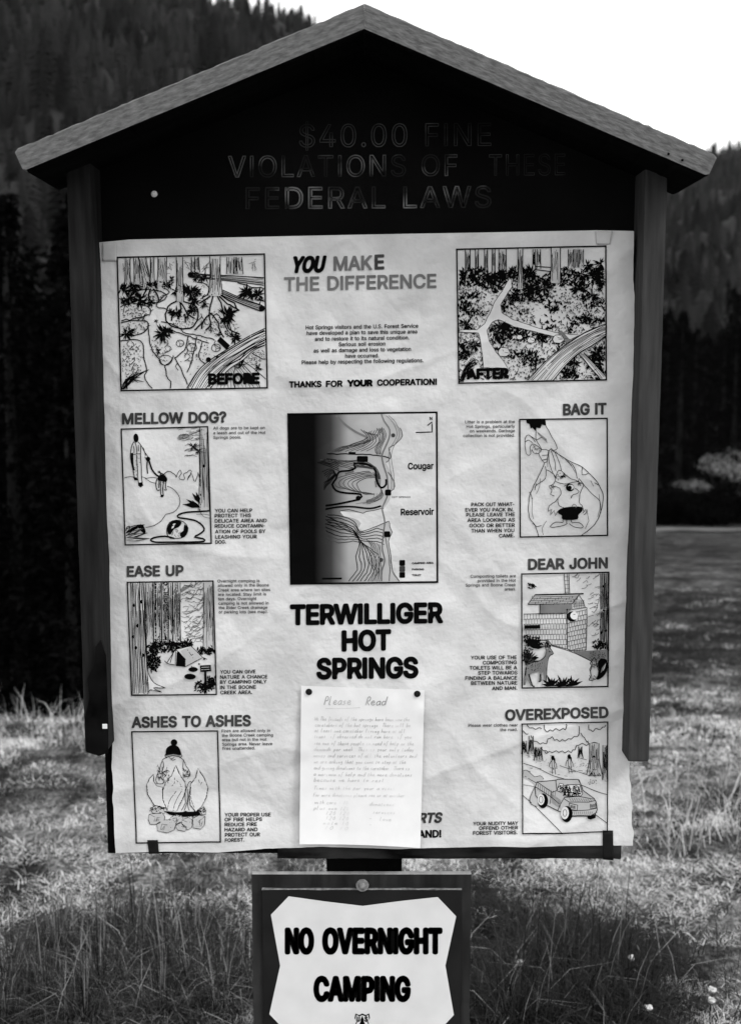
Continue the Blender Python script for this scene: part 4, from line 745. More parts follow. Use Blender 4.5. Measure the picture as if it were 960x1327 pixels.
for p in [[(320, 590), (330, 540), (356, 500), (395, 455), (398, 480), (375, 520), (358, 560), (352, 592)], [(360, 410), (358, 440), (345, 455)], [(370, 425), (390, 440), (392, 455)], [(396, 590), (418, 545), (416, 500), (424, 466), (440, 430), (452, 440), (440, 500), (430, 560), (440, 590)], [(490, 420), (500, 450), (508, 432)], [(430, 470), (428, 540), (412, 590)], [(446, 470), (450, 530), (466, 575)], [(226, 455), (262, 462)]]: A.stroke(p, 3, INK, wob=.5)
A.up()
A.fill([(300, 592), (360, 598), (470, 595), (505, 580), (505, 615), (400, 625), (330, 612)], INK)
for P in [[(222, 610), (290, 600), (306, 622), (304, 640), (262, 664), (226, 664), (218, 640)], [(264, 660), (300, 640), (352, 640), (366, 658), (358, 692), (316, 710), (268, 698)], [(328, 636), (362, 610), (402, 620), (404, 644), (370, 662), (356, 642)], [(456, 632), (490, 616), (524, 622), (520, 668), (500, 690), (462, 684)], [(398, 640), (432, 628), (454, 640), (452, 680), (430, 694), (400, 664)], [(366, 668), (392, 656), (426, 680), (414, 702), (376, 694)], [(228, 575), (262, 562), (300, 580), (306, 604), (240, 604)], [(490, 590), (516, 568), (528, 590), (526, 612), (500, 612)]]:
    A.fill(P, PALE); A.stroke(P, 3.6, INK, False, True); c = (sum(p[0] for p in P) / len(P), sum(p[1] for p in P) / len(P))
    A.line(P[0], (c[0], c[1] - 6), P[2], w=2.6); A.line((c[0], c[1] - 6), P[4], w=2.6)
for x0, y0, x1, y1 in [(226, 620, 296, 650), (270, 655, 350, 696), (334, 628, 400, 652), (462, 630, 518, 676), (404, 640, 450, 680), (372, 668, 416, 694)]:
    for i in range(9): xx = x0 + (x1 - x0) * (.25 + .7 * i / 9); A.stroke([(xx, y1 - (y1 - y0) * A.r.uniform(.4, .8)), (xx - 8, y1)], 2, INK)
for i in range(34): x = A.r.uniform(268, 330); y = A.r.uniform(340, 425); A.stroke([(x, y), (x + A.r.uniform(-8, 8), y + A.r.uniform(8, 18))], 2.2, INK)
for i in range(16): x = A.r.uniform(404, 442); y = A.r.uniform(350, 405); A.stroke([(x, y), (x + A.r.uniform(-6, 6), y + A.r.uniform(8, 16))], 2.2, INK)
A.clump(262, 582, 36, 14, 40, 12, INK, .4); A.clump(512, 590, 16, 14, 30, 11, INK, .4); A.clump(440, 608, 40, 12, 50, 12, INK, .5)
A.frame([(129, 161), (592, 156), (608, 757), (153, 763)], 7)
A.build('campfire_drawing', poster, 'small drawing of a figure in a knitted cap behind a campfire')

# MAP
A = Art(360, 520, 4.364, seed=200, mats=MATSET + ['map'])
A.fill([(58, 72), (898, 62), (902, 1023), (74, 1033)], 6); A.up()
lake = [(600, 70), (640, 110), (690, 150), (705, 200), (660, 245), (630, 260), (640, 310), (610, 350), (640, 400), (660, 470), (640, 510), (632, 560), (600, 605), (480, 632), (350, 622), (372, 650), (420, 660), (452, 672), (470, 690), (455, 720), (490, 742), (545, 715), (620, 678), (646, 740), (625, 790), (640, 880), (650, 960), (690, 1018), (896, 1016), (892, 66)]
A.fill(lake, PAPER); A.up()
A.stroke([(585, 72), (600, 110), (632, 160), (628, 210), (606, 262), (588, 310), (600, 370), (618, 430), (622, 520), (600, 580), (590, 610), (604, 680), (598, 740), (590, 830), (604, 900), (588, 960), (586, 1018)], 8, GREY)
for dx, w_ in [(12, 3), (26, 3)]: A.stroke([(600 + dx, 80), (640 + dx, 120), (662 + dx, 190), (625 + dx, 265), (615 + dx, 320), (630 + dx, 420), (630 + dx, 500)], w_, GREY)
for p in [[(690, 150), (704, 195), (660, 245), (628, 262), (640, 315), (612, 345)], [(622, 400), (650, 440), (660, 480), (640, 510)], [(612, 690), (628, 676), (632, 710), (646, 740), (626, 790), (640, 880), (648, 960), (686, 1018)], [(460, 740), (520, 722), (612, 684)], [(350, 622), (400, 612), (480, 632), (500, 624), (596, 606)], [(605, 760), (620, 830), (632, 920), (630, 1018)]]: A.stroke(p, 4, DARK, wob=1)
for i in range(6):   # upper valley contours
    o = i * 24; A.stroke([(280 + o * .6, 292 - o * .1), (360 + o * .5, 258), (440 + o * .5, 236), (500 + o * .5, 205 - i), (520 + o * .6, 170 - i * 4)], 3.2, DARK, wob=1.5)
A.stroke([(330, 80), (380, 130), (440, 172), (510, 205)], 12, GREY)
for i in range(7):
    o = i * 26; A.stroke([(240 + o, 330 + i * 1), (320 + o * .7, 352 - i * 3), (420 + o * .4, 382 - i * 8), (500 + o * .35, 350 + i * 4), (545 + o * .2, 390 + i * 5), (565 + o * .1, 440)], 4, DARK, wob=1.5)
for i in range(6):
    o = i * 24; A.stroke([(520 + i * 8, 395 + i * 7), (440 + o * .5, 405 + i * 6), (330 + o, 440 + i * 4), (330 + o, 480), (420 + o * .5, 505 + i * 3), (500 + i * 10, 515 + i * 2)], 3.6, DARK, wob=1)
for i in range(7):
    o = i * 20; A.stroke([(270, 650 + o * 1.0), (340, 680 + o * 1.0), (420 + o * .2, 720 + o * .6), (460 + o * .3, 800 + o * .1), (440 + o * 1.1, 880), (450 + o * 1.0, 950), (400 + o * 1.1, 1018)], 4.2, INK if i < 5 else DARK, wob=1.5)
for i in range(5): A.stroke([(280, 640 + i * 14), (360, 650 + i * 16), (430, 680 + i * 16), (470, 740 + i * 12), (560, 720 + i * 18), (600, 730 + i * 20)], 4, INK, wob=1.2)
for i in range(3): A.stroke([(545 + i * 16, 520), (530 + i * 18, 560 - i * 8), (440 + i * 40, 580)], 3, GREY)
A.stroke([(280, 295), (400, 298), (480, 300), (560, 306), (632, 320)], 6, INK, wob=1.5); A.stroke([(400, 290), (440, 292)], 10, INK)
for i in range(5): A.stroke([(470 + i * 14, 160 + i * 6), (500 + i * 15, 190), (505 + i * 17, 225), (460 + i * 22, 255), (380 + i * 30, 282)], 3.2, DARK, wob=1.2)
for i in range(5): A.stroke([(560 + i * 9, 150), (580 + i * 8, 190), (575 + i * 6, 230), (548 + i * 8, 270), (560 + i * 6, 300)], 3, DARK, wob=1.2)
for i in range(6): A.stroke([(500 + i * 14, 780 + i * 6), (530 + i * 10, 830), (515 + i * 13, 900), (545 + i * 8, 960), (525 + i * 12, 1018)], 3.2, DARK, wob=1.5)
for i in range(5): A.stroke([(250 + i * 8, 400 + i * 10), (300, 380 + i * 8), (320 + i * 3, 410), (260, 460 + i * 10)], 3.6, INK, wob=1)
for i in range(6): A.stroke([(225 + i * 10, 345 - i * 4), (300 + i * 6, 372 - i * 8), (345, 392 - i * 10)], 4, INK, wob=1)
for i in range(5): A.stroke([(540 + i * 10, 400 + i * 8), (560 + i * 5, 450 + i * 10), (585 + i * 3, 500 + i * 8), (560, 540 + i * 6), (500, 560 + i * 5)], 3, DARK, wob=1)
A.up()
A.stroke([(612, 440), (612, 470), (592, 488), (572, 478), (556, 440), (552, 395), (530, 368), (480, 352), (430, 352), (438, 378), (400, 392), (345, 400), (328, 440), (308, 470), (330, 505), (380, 518), (468, 526), (462, 552), (400, 568), (330, 582), (270, 590)], 11, INK)
A.stroke([(270, 610), (340, 598), (420, 596), (520, 606), (584, 592)], 10, INK); A.stroke([(440, 366), (500, 372), (540, 380)], 12, DARK); A.stroke([(380, 410), (430, 396)], 10, GREY); A.stroke([(552, 450), (556, 486)], 9, GREY)
for x, y in [(464, 326), (492, 326), (623, 516), (618, 752)]: A.fill([(x - 17, y - 12), (x - 12, y - 17), (x + 12, y - 17), (x + 17, y - 12), (x + 17, y + 12), (x + 12, y + 17), (x - 12, y + 17), (x - 17, y + 12)], INK)
A.dot(455, 548, 15); A.dot(652, 192, 12, DARK); A.dot(584, 897, 12, DARK)
for y in (915, 949, 983): A.fill([(687, y - 14), (691, y - 17), (715, y - 17), (719, y - 14), (719, y + 12), (715, y + 16), (691, y + 16), (687, y + 12)], INK if y != 949 else DARK)
A.text('CAMPING AREA', 758, 880, 921, 919, cap=10, bold=.08); A.text('PARKING', 758, 826, 956, cap=10, bold=.08); A.text('TOILET', 758, 810, 989, cap=10, bold=.08)
A.text('Cougar', 735, 880, 384, 382, cap=35, bold=.05); A.text('Reservoir', 695, 882, 644, 641, cap=35, bold=.05); A.text('HOT SPRINGS', 645, 750, 546, 546, cap=9, bold=.03, m=GREY)
A.text('N', 858, 873, 105, cap=17, bold=.05); A.line((780, 176), (872, 173), (872, 116), (846, 136), w=6, m=INK); A.fill([(250, 998), (362, 997), (362, 1007), (250, 1008)], INK)
A.frame([(58, 72), (898, 62), (902, 1023), (74, 1033)], 10)
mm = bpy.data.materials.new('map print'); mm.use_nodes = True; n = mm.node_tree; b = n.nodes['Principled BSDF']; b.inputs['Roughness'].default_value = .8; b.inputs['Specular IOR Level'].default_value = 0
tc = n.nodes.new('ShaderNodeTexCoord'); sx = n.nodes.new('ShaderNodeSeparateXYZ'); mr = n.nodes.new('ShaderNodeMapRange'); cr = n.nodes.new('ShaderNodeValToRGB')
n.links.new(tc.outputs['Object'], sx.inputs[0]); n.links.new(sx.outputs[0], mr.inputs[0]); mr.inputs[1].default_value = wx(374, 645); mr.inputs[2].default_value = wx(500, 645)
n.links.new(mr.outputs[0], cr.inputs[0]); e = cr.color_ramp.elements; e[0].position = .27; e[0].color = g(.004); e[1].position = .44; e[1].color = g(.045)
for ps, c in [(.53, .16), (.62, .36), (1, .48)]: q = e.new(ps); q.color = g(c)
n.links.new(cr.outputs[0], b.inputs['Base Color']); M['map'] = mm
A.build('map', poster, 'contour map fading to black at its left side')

# BAG IT: a hand holding up a litter bag
A = Art(590, 510, 4.0, seed=220)
A.fill([(366, 136), (466, 132), (470, 166), (448, 160), (440, 180), (420, 176), (418, 196), (398, 176), (390, 180), (384, 158), (370, 152)], INK)
for p in [[(418, 190), (418, 240), (432, 262), (448, 290)], [(468, 166), (492, 210), (520, 260), (526, 285), (510, 294), (494, 282)], [(418, 240), (380, 214), (362, 232), (362, 290), (372, 318), (390, 312), (386, 280)], [(380, 214), (396, 226), (414, 250)], [(420, 240), (446, 226)], [(386, 280), (400, 260), (424, 270), (446, 292), (430, 310), (408, 308), (396, 290)], [(430, 310), (446, 340), (462, 358), (476, 346), (482, 300), (494, 288)], [(446, 290), (470, 290), (484, 296)], [(448, 320), (476, 318)], [(450, 345), (474, 338)], [(404, 264), (416, 290)], [(412, 288), (436, 286)], [(362, 250), (380, 240), (400, 256)]]: A.stroke(p, 3, INK, wob=.6)
A.clump(420, 285, 26, 20, 12, 8, INK)
A.stroke([(462, 360), (440, 410), (415, 460), (392, 510), (380, 560), (382, 640), (410, 680), (432, 740)], 3.4, INK, wob=.8); A.stroke([(494, 290), (540, 318), (590, 350), (650, 376), (690, 410), (735, 460), (764, 520), (762, 580), (740, 650), (700, 700), (650, 736)], 3.4, INK, wob=.8)
for p in [[(484, 300), (484, 340), (496, 390), (520, 440)], [(496, 296), (515, 350), (520, 400)], [(514, 300), (540, 360), (550, 400)], [(466, 376), (470, 400), (466, 440), (440, 460), (415, 480), (412, 500)], [(384, 510), (394, 530), (398, 548)], [(600, 360), (620, 390), (630, 440)], [(660, 380), (656, 420), (690, 412), (672, 396)], [(640, 440), (680, 490), (720, 530), (750, 560), (752, 620)], [(400, 670), (420, 690), (446, 684)], [(575, 345), (592, 360), (600, 376)], [(720, 460), (745, 475)], [(420, 466), (412, 490)]]: A.stroke(p, 3, INK, wob=.8)
# litter showing through: crumpled wrappers, an open tin, a dark pot, a pair of old shoes
for p in [[(472, 392), (498, 410), (520, 432), (508, 470), (486, 480), (498, 500), (492, 520), (510, 530)], [(520, 432), (530, 404), (548, 398), (570, 420), (600, 440), (640, 460), (650, 480)], [(520, 456), (560, 468), (600, 462), (640, 456)], [(510, 480), (540, 490), (548, 520), (520, 560), (486, 580), (480, 610), (500, 600), (490, 630), (512, 610), (516, 634), (530, 612)], [(640, 460), (664, 470), (650, 500), (640, 560), (656, 580), (664, 610)], [(530, 545), (536, 580), (560, 590)], [(604, 530), (598, 545), (612, 524), (634, 516), (636, 500), (618, 490)], [(560, 478), (590, 468), (610, 480)]]: A.stroke(p, 3, INK, wob=1.4)
A.fern(560, 425, 22, 9); A.fern(640, 460, 20, 8, LINE); A.fern(505, 485, 18, 8, LINE); A.clump(545, 430, 26, 18, 14, 10, INK)
A.dot(594, 487, 22, INK, 14, .9); A.up(); A.dot(598, 485, 16, PAPER, 14, .8); A.up(); A.dot(592, 488, 11, INK, 10)
A.fill([(532, 606), (560, 592), (610, 586), (656, 588), (656, 610), (636, 630), (632, 652), (556, 654), (552, 632), (534, 622)], INK, True)
A.stroke([(604, 586), (612, 574), (626, 580), (622, 596)], 4, GREY); A.stroke([(660, 620), (676, 600), (678, 618), (664, 628)], 3, INK)
for p in [[(556, 656), (556, 668), (520, 666), (494, 684), (500, 694), (560, 684), (580, 672)], [(600, 656), (604, 670), (640, 668), (662, 688), (650, 697), (612, 690), (590, 674)], [(576, 656), (576, 672)]]: A.stroke(p, 3.2, INK)
for p in [[(400, 540), (396, 600), (404, 650)], [(744, 520), (750, 580), (736, 640)], [(470, 660), (450, 700), (456, 736)], [(680, 600), (690, 660), (672, 700)], [(560, 330), (600, 372), (624, 412)], [(440, 440), (436, 480), (420, 520)], [(476, 330), (478, 380)], [(700, 450), (716, 480)], [(520, 300), (560, 340)]]: A.stroke(p, 2.2, LINE, wob=1)
for i in range(10): A.stroke([(424 + i * 5, 196 + i * 4), (430 + i * 5, 212 + i * 5)], 2, LINE)
A.frame([(333, 134), (786, 128), (788, 735), (336, 744)], 7)
A.build('litter_bag_drawing', poster, 'small drawing of a hand holding a litter bag')

# DEAR JOHN: shingled outhouse, deer and squirrel
A = Art(590, 710, 4.0, seed=240); A.clip = (346, 134, 790, 722)
A.trunk(772, 134, 535, 40, 2.6, 0, INK, 3, 3); A.fill([(753, 134), (792, 132), (790, 528), (750, 528)], PALE); A.up(); A.grain([(753, 134), (751, 330), (749, 528)], [(792, 132), (791, 330), (790, 528)], 10, 3, INK, 4)
for x, y in [(768, 322), (766, 200), (756, 440), (780, 430)]: A.dot(x, y, 7)
for i in range(75):
    x = A.r.uniform(600, 740); y = A.r.uniform(138, 470); 
    if x < 680 and y > 235: continue
    A.stroke([(x, y), (x + A.r.uniform(8, 20), y - A.r.uniform(-6, 14)), (x + A.r.uniform(16, 32), y - A.r.uniform(0, 22))], 2.2, LINE)
A.line((563, 136), (570, 236), w=3.4, m=INK); A.line((588, 136), (592, 236), w=3.4, m=INK); A.line((580, 136), (584, 236), w=2.4)
for y in range(150, 236, 20): A.line((566, y), (588, y), w=2)
A.fill([(412, 244), (640, 238), (604, 290), (376, 292)], PALE); A.up()
for i in range(6): A.line((412 - i * 7, 246 + i * 9), (650 - i * 8, 240 + i * 10), w=2.4, m=INK)
for i in range(30): x = 400 + i * 8; y = 248 + (i * 17 % 40); A.line((x, y), (x - 4, y + 10), w=2.4, m=INK)
A.line((412, 244), (664, 238), w=7, m=INK); A.line((376, 293), (604, 290), w=4, m=INK); A.line((376, 292), (412, 244), w=3.4, m=INK)
A.fill([(440, 294), (604, 290), (606, 318), (580, 340), (440, 340)], GREY); A.line((438, 292), (438, 342), w=4, m=INK)
A.stroke([(606, 290), (640, 244), (664, 280), (672, 310)], 3.4, INK, False)
W = [(354, 344), (578, 338), (580, 525), (500, 505), (480, 480), (354, 480)]; A.stroke(W, 3.6, INK, False)
A.stroke([(572, 324), (682, 310), (678, 530), (604, 534), (580, 525)], 3.6, INK, False); A.line((578, 324), (580, 525), w=4, m=INK)
for r_ in range(7):
    y = 344 + r_ * 27; xe = 578; A.stroke([(354, y), (460, y - 2), (xe, y - 4)], 2.4, INK, wob=.6)
    for c in range(15): x = 358 + c * 15 + (r_ % 2) * 7; A.line((x, y), (x + .5, y + 25), w=2.2) if (x < 576 and (y < 470 or x > 490)) else None
for r_ in range(9):
    y = 330 + r_ * 24; A.stroke([(580, y + 14), (630, y + 2), (680, y - 8)], 2.4, INK, wob=.6)
    for c in range(7): x = 588 + c * 14 + (r_ % 2) * 6; A.line((x, y + 12 - (x - 580) * .2), (x, y + 34 - (x - 580) * .2), w=2.2) if x < 678 else None
for r_ in range(4): A.line((610, 290 - r_ * 12 + 14), (668, 284 - r_ * 8 + 14), w=2.2)
for c in range(6): A.line((616 + c * 9, 280 - abs(c - 2) * 2), (616 + c * 9, 312), w=2)
A.fill([(574, 318), (596, 314), (596, 322), (576, 328)], INK); A.fill([(358, 402), (440, 400), (440, 418), (358, 420)], INK)
A.dot(604, 356, 26, INK, 16); A.up(); A.dot(616, 352, 20, PAPER, 16); A.up(); A.stroke([(612, 348), (622, 346)], 3, LINE)
A.clump(392, 198, 16, 16, 16, 14, INK, .5); A.dot(402, 196, 10)
A.fill([(610, 538), (690, 534), (790, 528), (788, 580), (740, 590), (690, 590)], GREY); A.up()
A.fill([(496, 508), (600, 540), (706, 592), (700, 640), (705, 716), (452, 716), (470, 600)], PAPER); A.up(); A.stroke([(496, 508), (600, 540), (706, 592), (698, 640)], 3, INK)
A.clump(735, 560, 45, 20, 40, 10, INK)
for x, y, rx, ry, n in [(736, 500, 20, 20, 30), (764, 504, 18, 18, 30), (372, 480, 26, 26, 40), (420, 490, 30, 20, 40), (372, 560, 26, 40, 50)]: A.clump(x, y, rx, ry, n, 16, INK, .5)
for a in range(9): A.leaf(400, 520, -3.0 + a * .36, 66, 18, INK); A.leaf(360, 600, -1.6 + a * .2, 80, 16, INK if a % 2 else LINE)
A.leaf(392, 576, -.2, 40, 22, INK)
A.up(); A.fill([(364, 610), (400, 596), (440, 584), (466, 560), (470, 530), (480, 522), (508, 546), (494, 558), (482, 570), (474, 620), (470, 690), (460, 694), (456, 640), (446, 650), (442, 690), (432, 690), (436, 640), (400, 650), (380, 660), (400, 712), (390, 718), (370, 680), (362, 712), (354, 712), (362, 650)], GREY)
A.clump(420, 615, 50, 26, 70, 9, INK); A.stroke([(364, 610), (400, 596), (440, 584), (466, 560), (470, 530), (464, 500), (478, 486), (490, 520), (508, 548), (494, 556), (482, 572), (474, 620), (470, 694), (458, 694)], 4.4, INK); A.clump(474, 506, 12, 22, 24, 11, INK, .5); A.dot(488, 538, 4)
for p in [[(440, 640), (442, 690), (432, 692)], [(380, 655), (398, 714), (410, 718)], [(366, 620), (362, 660), (356, 712)]]: A.stroke(p, 7, INK)
for x0 in (500, 560, 600):
    for a in range(7): A.leaf(x0, 718, -2.9 + a * .42 + A.r.uniform(-.1, .1), A.r.uniform(40, 68), 16, INK)
for a in (-2.3, -1.6, -.9): A.leaf(575, 716, a, 48, 9, PAPER); A.leaf(510, 716, a, 34, 7, PAPER)
A.up(); A.fill([(740, 590), (760, 574), (784, 582), (788, 620), (776, 656), (750, 680), (730, 682), (744, 640), (738, 612)], INK, True); A.stroke([(705, 590), (718, 570), (728, 584), (730, 600), (742, 640), (730, 680), (692, 686), (704, 664), (696, 630), (706, 612), (698, 600), (705, 590)], 4, INK); A.clump(722, 610, 12, 20, 22, 9, INK); A.clump(712, 672, 20, 9, 16, 9, INK); A.up(); A.leaf(752, 650, -1.1, 60, 12, GREY); A.leaf(764, 640, -1.2, 44, 6, PAPER)
A.frame([(343, 136), (795, 127), (790, 720), (345, 728)], 7)
A.build('outhouse_drawing', poster, 'small drawing of a shingled outhouse with deer and squirrel')

# OVEREXPOSED: pickup on a forest road
A = Art(590, 900, 4.0, seed=260)
def scallop(P, w=3.6, amp=7): 
    Q = A.resample(P, 13, True, False); out = []
    for i, q in enumerate(Q): out.append((q[0] + A.r.uniform(-3, 3), q[1] + (amp if i % 2 else -amp * .5) + A.r.uniform(-3, 3)))
    A.stroke(out, w, INK)
for P in [[(372, 158), (400, 176), (450, 172)], [(462, 160), (465, 190), (520, 180), (570, 176), (575, 150)], [(390, 220), (420, 244), (470, 250), (490, 222), (540, 240), (600, 226), (640, 210)], [(460, 300), (520, 296), (570, 300), (610, 290), (640, 262), (690, 262)], [(640, 206), (640, 160)], [(690, 160), (700, 190), (760, 170), (780, 160)], [(350, 190), (380, 210)], [(440, 280), (480, 300)], [(650, 205), (680, 240), (690, 250)]]: scallop(P)
for x, y0, y1, w_ in [(357, 240, 310, 20), (392, 216, 312, 22), (430, 272, 345, 36), (648, 272, 332, 18)]: A.trunk(x, y0, y1, w_, 3.5, 0, INK, 5, 3.6)
A.trunk(720, 254, 416, 48, 1.6, 0, INK, 16, 3.6); A.trunk(776, 264, 446, 24, 3, 0, INK, 2, 3.6); A.stroke([(696, 258), (720, 250), (744, 258)], 4, INK); A.dot(718, 326, 8)
for i in range(9): A.stroke([(704 + A.r.uniform(0, 34), 390), (690 + i * 8, 425)], 4, INK)
A.clump(664, 366, 20, 10, 10, 7, LINE); A.clump(712, 456, 24, 12, 16, 9, LINE); A.clump(620, 350, 60, 30, 16, 6, LINE); A.clump(460, 350, 50, 20, 16, 6, LINE)
for x, y in [(505, 330), (590, 324)]:
    A.dot(x, y, 9, INK, 8, 1.4); A.leaf(x + 3, y - 4, 1.2, 26, 12); s_ = 1 if x < 550 else 1.1
    for p in [[(x - 3, y + 10), (x - 16, y + 30), (x - 18, y + 48)], [(x + 6, y + 12), (x + 18, y + 34), (x + 20, y + 50)], [(x - 6, y + 14), (x - 4, y + 44), (x - 2, y + 86)], [(x + 8, y + 14), (x + 8, y + 40), (x + 14, y + 86)], [(x, y + 50), (x + 4, y + 62)]]: A.stroke(p, 2.8, INK)
A.stroke([(352, 358), (420, 380), (500, 420), (565, 440), (640, 466), (720, 500), (788, 522)], 3, INK); A.stroke([(352, 420), (390, 444), (420, 460)], 3, INK); A.stroke([(350, 526), (410, 580), (480, 650), (556, 726)], 3.2, INK); A.stroke([(720, 620), (788, 672)], 3, INK)
A.stroke([(640, 330), (680, 340)], 2.5, LINE); A.stroke([(540, 370), (600, 390), (690, 420)], 2.5, LINE)
A.fill([(352, 400), (372, 396), (410, 430), (440, 424), (456, 440), (444, 470), (420, 480), (430, 540), (420, 580), (396, 570), (388, 540), (410, 500), (412, 470), (384, 446), (352, 430)], PALE, True); A.stroke([(352, 396), (372, 394), (410, 428), (440, 422), (458, 440)], 3, LINE); A.stroke([(412, 480), (386, 540), (392, 572), (424, 584)], 3, LINE); A.stroke([(352, 470), (390, 476), (410, 480)], 2.5, LINE)
A.up()
body = [(424, 455), (500, 448), (520, 446), (534, 441), (636, 442), (650, 466), (662, 500), (718, 540), (730, 560), (736, 600), (720, 630), (600, 634), (580, 616), (540, 610), (520, 600), (440, 560), (416, 525), (414, 480)]
A.fill(body, PALE); A.up(); A.fill([(566, 520), (576, 470), (644, 468), (660, 516), (650, 528), (576, 530)], PAPER); A.fill([(526, 500), (540, 462), (560, 466), (552, 512)], PAPER); A.up()
A.stroke(body, 3.6, INK, False, True); A.stroke([(566, 520), (576, 470), (644, 468), (660, 516), (650, 528), (576, 530), (566, 520)], 3.4, INK, False); A.stroke([(526, 500), (540, 462), (560, 466), (552, 512), (526, 500)], 3.4, INK, False)
for p in [[(424, 455), (500, 508), (526, 500)], [(500, 508), (490, 570)], [(568, 530), (545, 570), (530, 606)], [(566, 535), (640, 530), (716, 544)], [(580, 600), (620, 606), (690, 602), (734, 592)], [(560, 540), (590, 560), (690, 560), (724, 552)], [(414, 480), (492, 530), (540, 570)], [(640, 442), (662, 500)], [(520, 446), (526, 500)], [(590, 566), (588, 598), (632, 604), (634, 576), (590, 566)], [(700, 570), (700, 594), (730, 590), (726, 564)], [(580, 625), (600, 638), (700, 632), (734, 612)]]: A.stroke(p, 3, INK, False)
for x, y in [(602, 584), (616, 587), (708, 580), (720, 578)]: A.fill([(x - 6, y - 8), (x + 6, y - 7), (x + 6, y + 8), (x - 6, y + 8)], GREY)
A.clump(574, 500, 18, 26, 60, 11, INK, .6); A.clump(628, 500, 24, 22, 60, 9, INK, .5); A.clump(600, 516, 44, 10, 50, 9, INK, .5)
A.stroke([(562, 476), (580, 470), (592, 480), (594, 500), (586, 520)], 3, INK); A.stroke([(610, 480), (626, 474), (640, 484), (640, 506)], 3, INK); A.stroke([(606, 522), (630, 510), (650, 518)], 4, INK)
for i in range(9): A.stroke([(430 + i * 11, 466 + i * 5), (426 + i * 11, 500 + i * 6)], 1.8, LINE)
for i in range(10): A.stroke([(590 + i * 12, 536 + i), (600 + i * 12, 556)], 1.8, LINE)
for i in range(8): A.stroke([(504 + i * 6, 520 + i * 4), (500 + i * 6, 566 + i * 4)], 1.8, LINE)
for i in range(12): A.stroke([(600 + i * 10, 610), (596 + i * 10, 628)], 1.6, LINE)
for i in range(26): x = A.r.uniform(360, 780); y = 300 + A.r.uniform(0, 120) + (x - 360) * .08; A.stroke([(x, y), (x + A.r.uniform(8, 26), y + A.r.uniform(-3, 5))], 2.2, LINE)
A.clump(545, 488, 8, 16, 24, 9, INK, .5)
for x, y, rx in [(448, 550, 23), (572, 620, 26)]:
    A.dot(x + 6, y + 4, rx + 4, INK, 16, 1.45); A.up(); A.dot(x - 4, y - 2, rx - 5, PAPER, 16, 1.6); A.up(); A.stroke([(x - 4 + 10 * math.cos(t * .785), y - 2 + 18 * math.sin(t * .785)) for t in range(8)], 2.6, LINE, True, True)
A.fill([(684, 634), (728, 622), (726, 642), (700, 650), (686, 646)], INK)
for p in [(352, 640, 420, 690)]: pass
A.frame([(345, 155), (789, 143), (788, 715), (350, 729)], 6)
A.build('pickup_drawing', poster, 'small drawing of a pickup passing walkers on a forest road')

# ------------------------------------------------------------------ handwritten note, pins, tape
def note_surf(x, z):
    x = np.asarray(x, float); z = np.asarray(z, float); s_ = np.zeros_like(x)
    for dx in (-.05, 0, .05):
        for dz in (-.06, 0, .06): s_ = s_ + np.maximum(crumple(x + dx, np.maximum(z + dz, 0.86)), crumple(x, np.maximum(z, 0.86)))
    zt, zb_ = wz(465, 895), wz(465, 1098); t = np.clip((zt - z) / (zt - zb_), 0, 1.1)
    return s_ / 9 + 0.0042 + 0.006 * t + 0.012 * t ** 4 + 0.0015 * np.sin(x * 40 + z * 9) * t
def n2p(x, y): return 380 + x / 4.571, 880 + y / 4.571
NX, NY = 40, 56
uu, vv = np.meshgrid(np.linspace(0, 1, NX), np.linspace(0, 1, NY))
tl, tr, br_, bl_ = n2p(47, 40), n2p(777, 66), n2p(752, 1003), n2p(37, 981)
px = (tl[0] * (1 - uu) + tr[0] * uu) * (1 - vv) + (bl_[0] * (1 - uu) + br_[0] * uu) * vv
py = (tl[1] * (1 - uu) + tr[1] * uu) * (1 - vv) + (bl_[1] * (1 - uu) + br_[1] * uu) * vv - 1.6 * np.sin(uu * math.pi) * vv
x, z = on_plane(px, py, 0.0)
for _ in range(2): y = -note_surf(x, z); x, z = on_plane(px, py, y)
V = np.stack([x.ravel(), y.ravel(), z.ravel()], 1); idx = np.arange(NX * NY).reshape(NY, NX)
Fq = np.stack([idx[:-1, :-1].ravel(), idx[1:, :-1].ravel(), idx[1:, 1:].ravel(), idx[:-1, 1:].ravel()], 1)
note = link('handwritten_note', np_mesh('handwritten_note', V, Fq, True), M['note_paper'])
tag(note, 'white sheet with faint handwriting pinned over the foot of the poster', 'note')
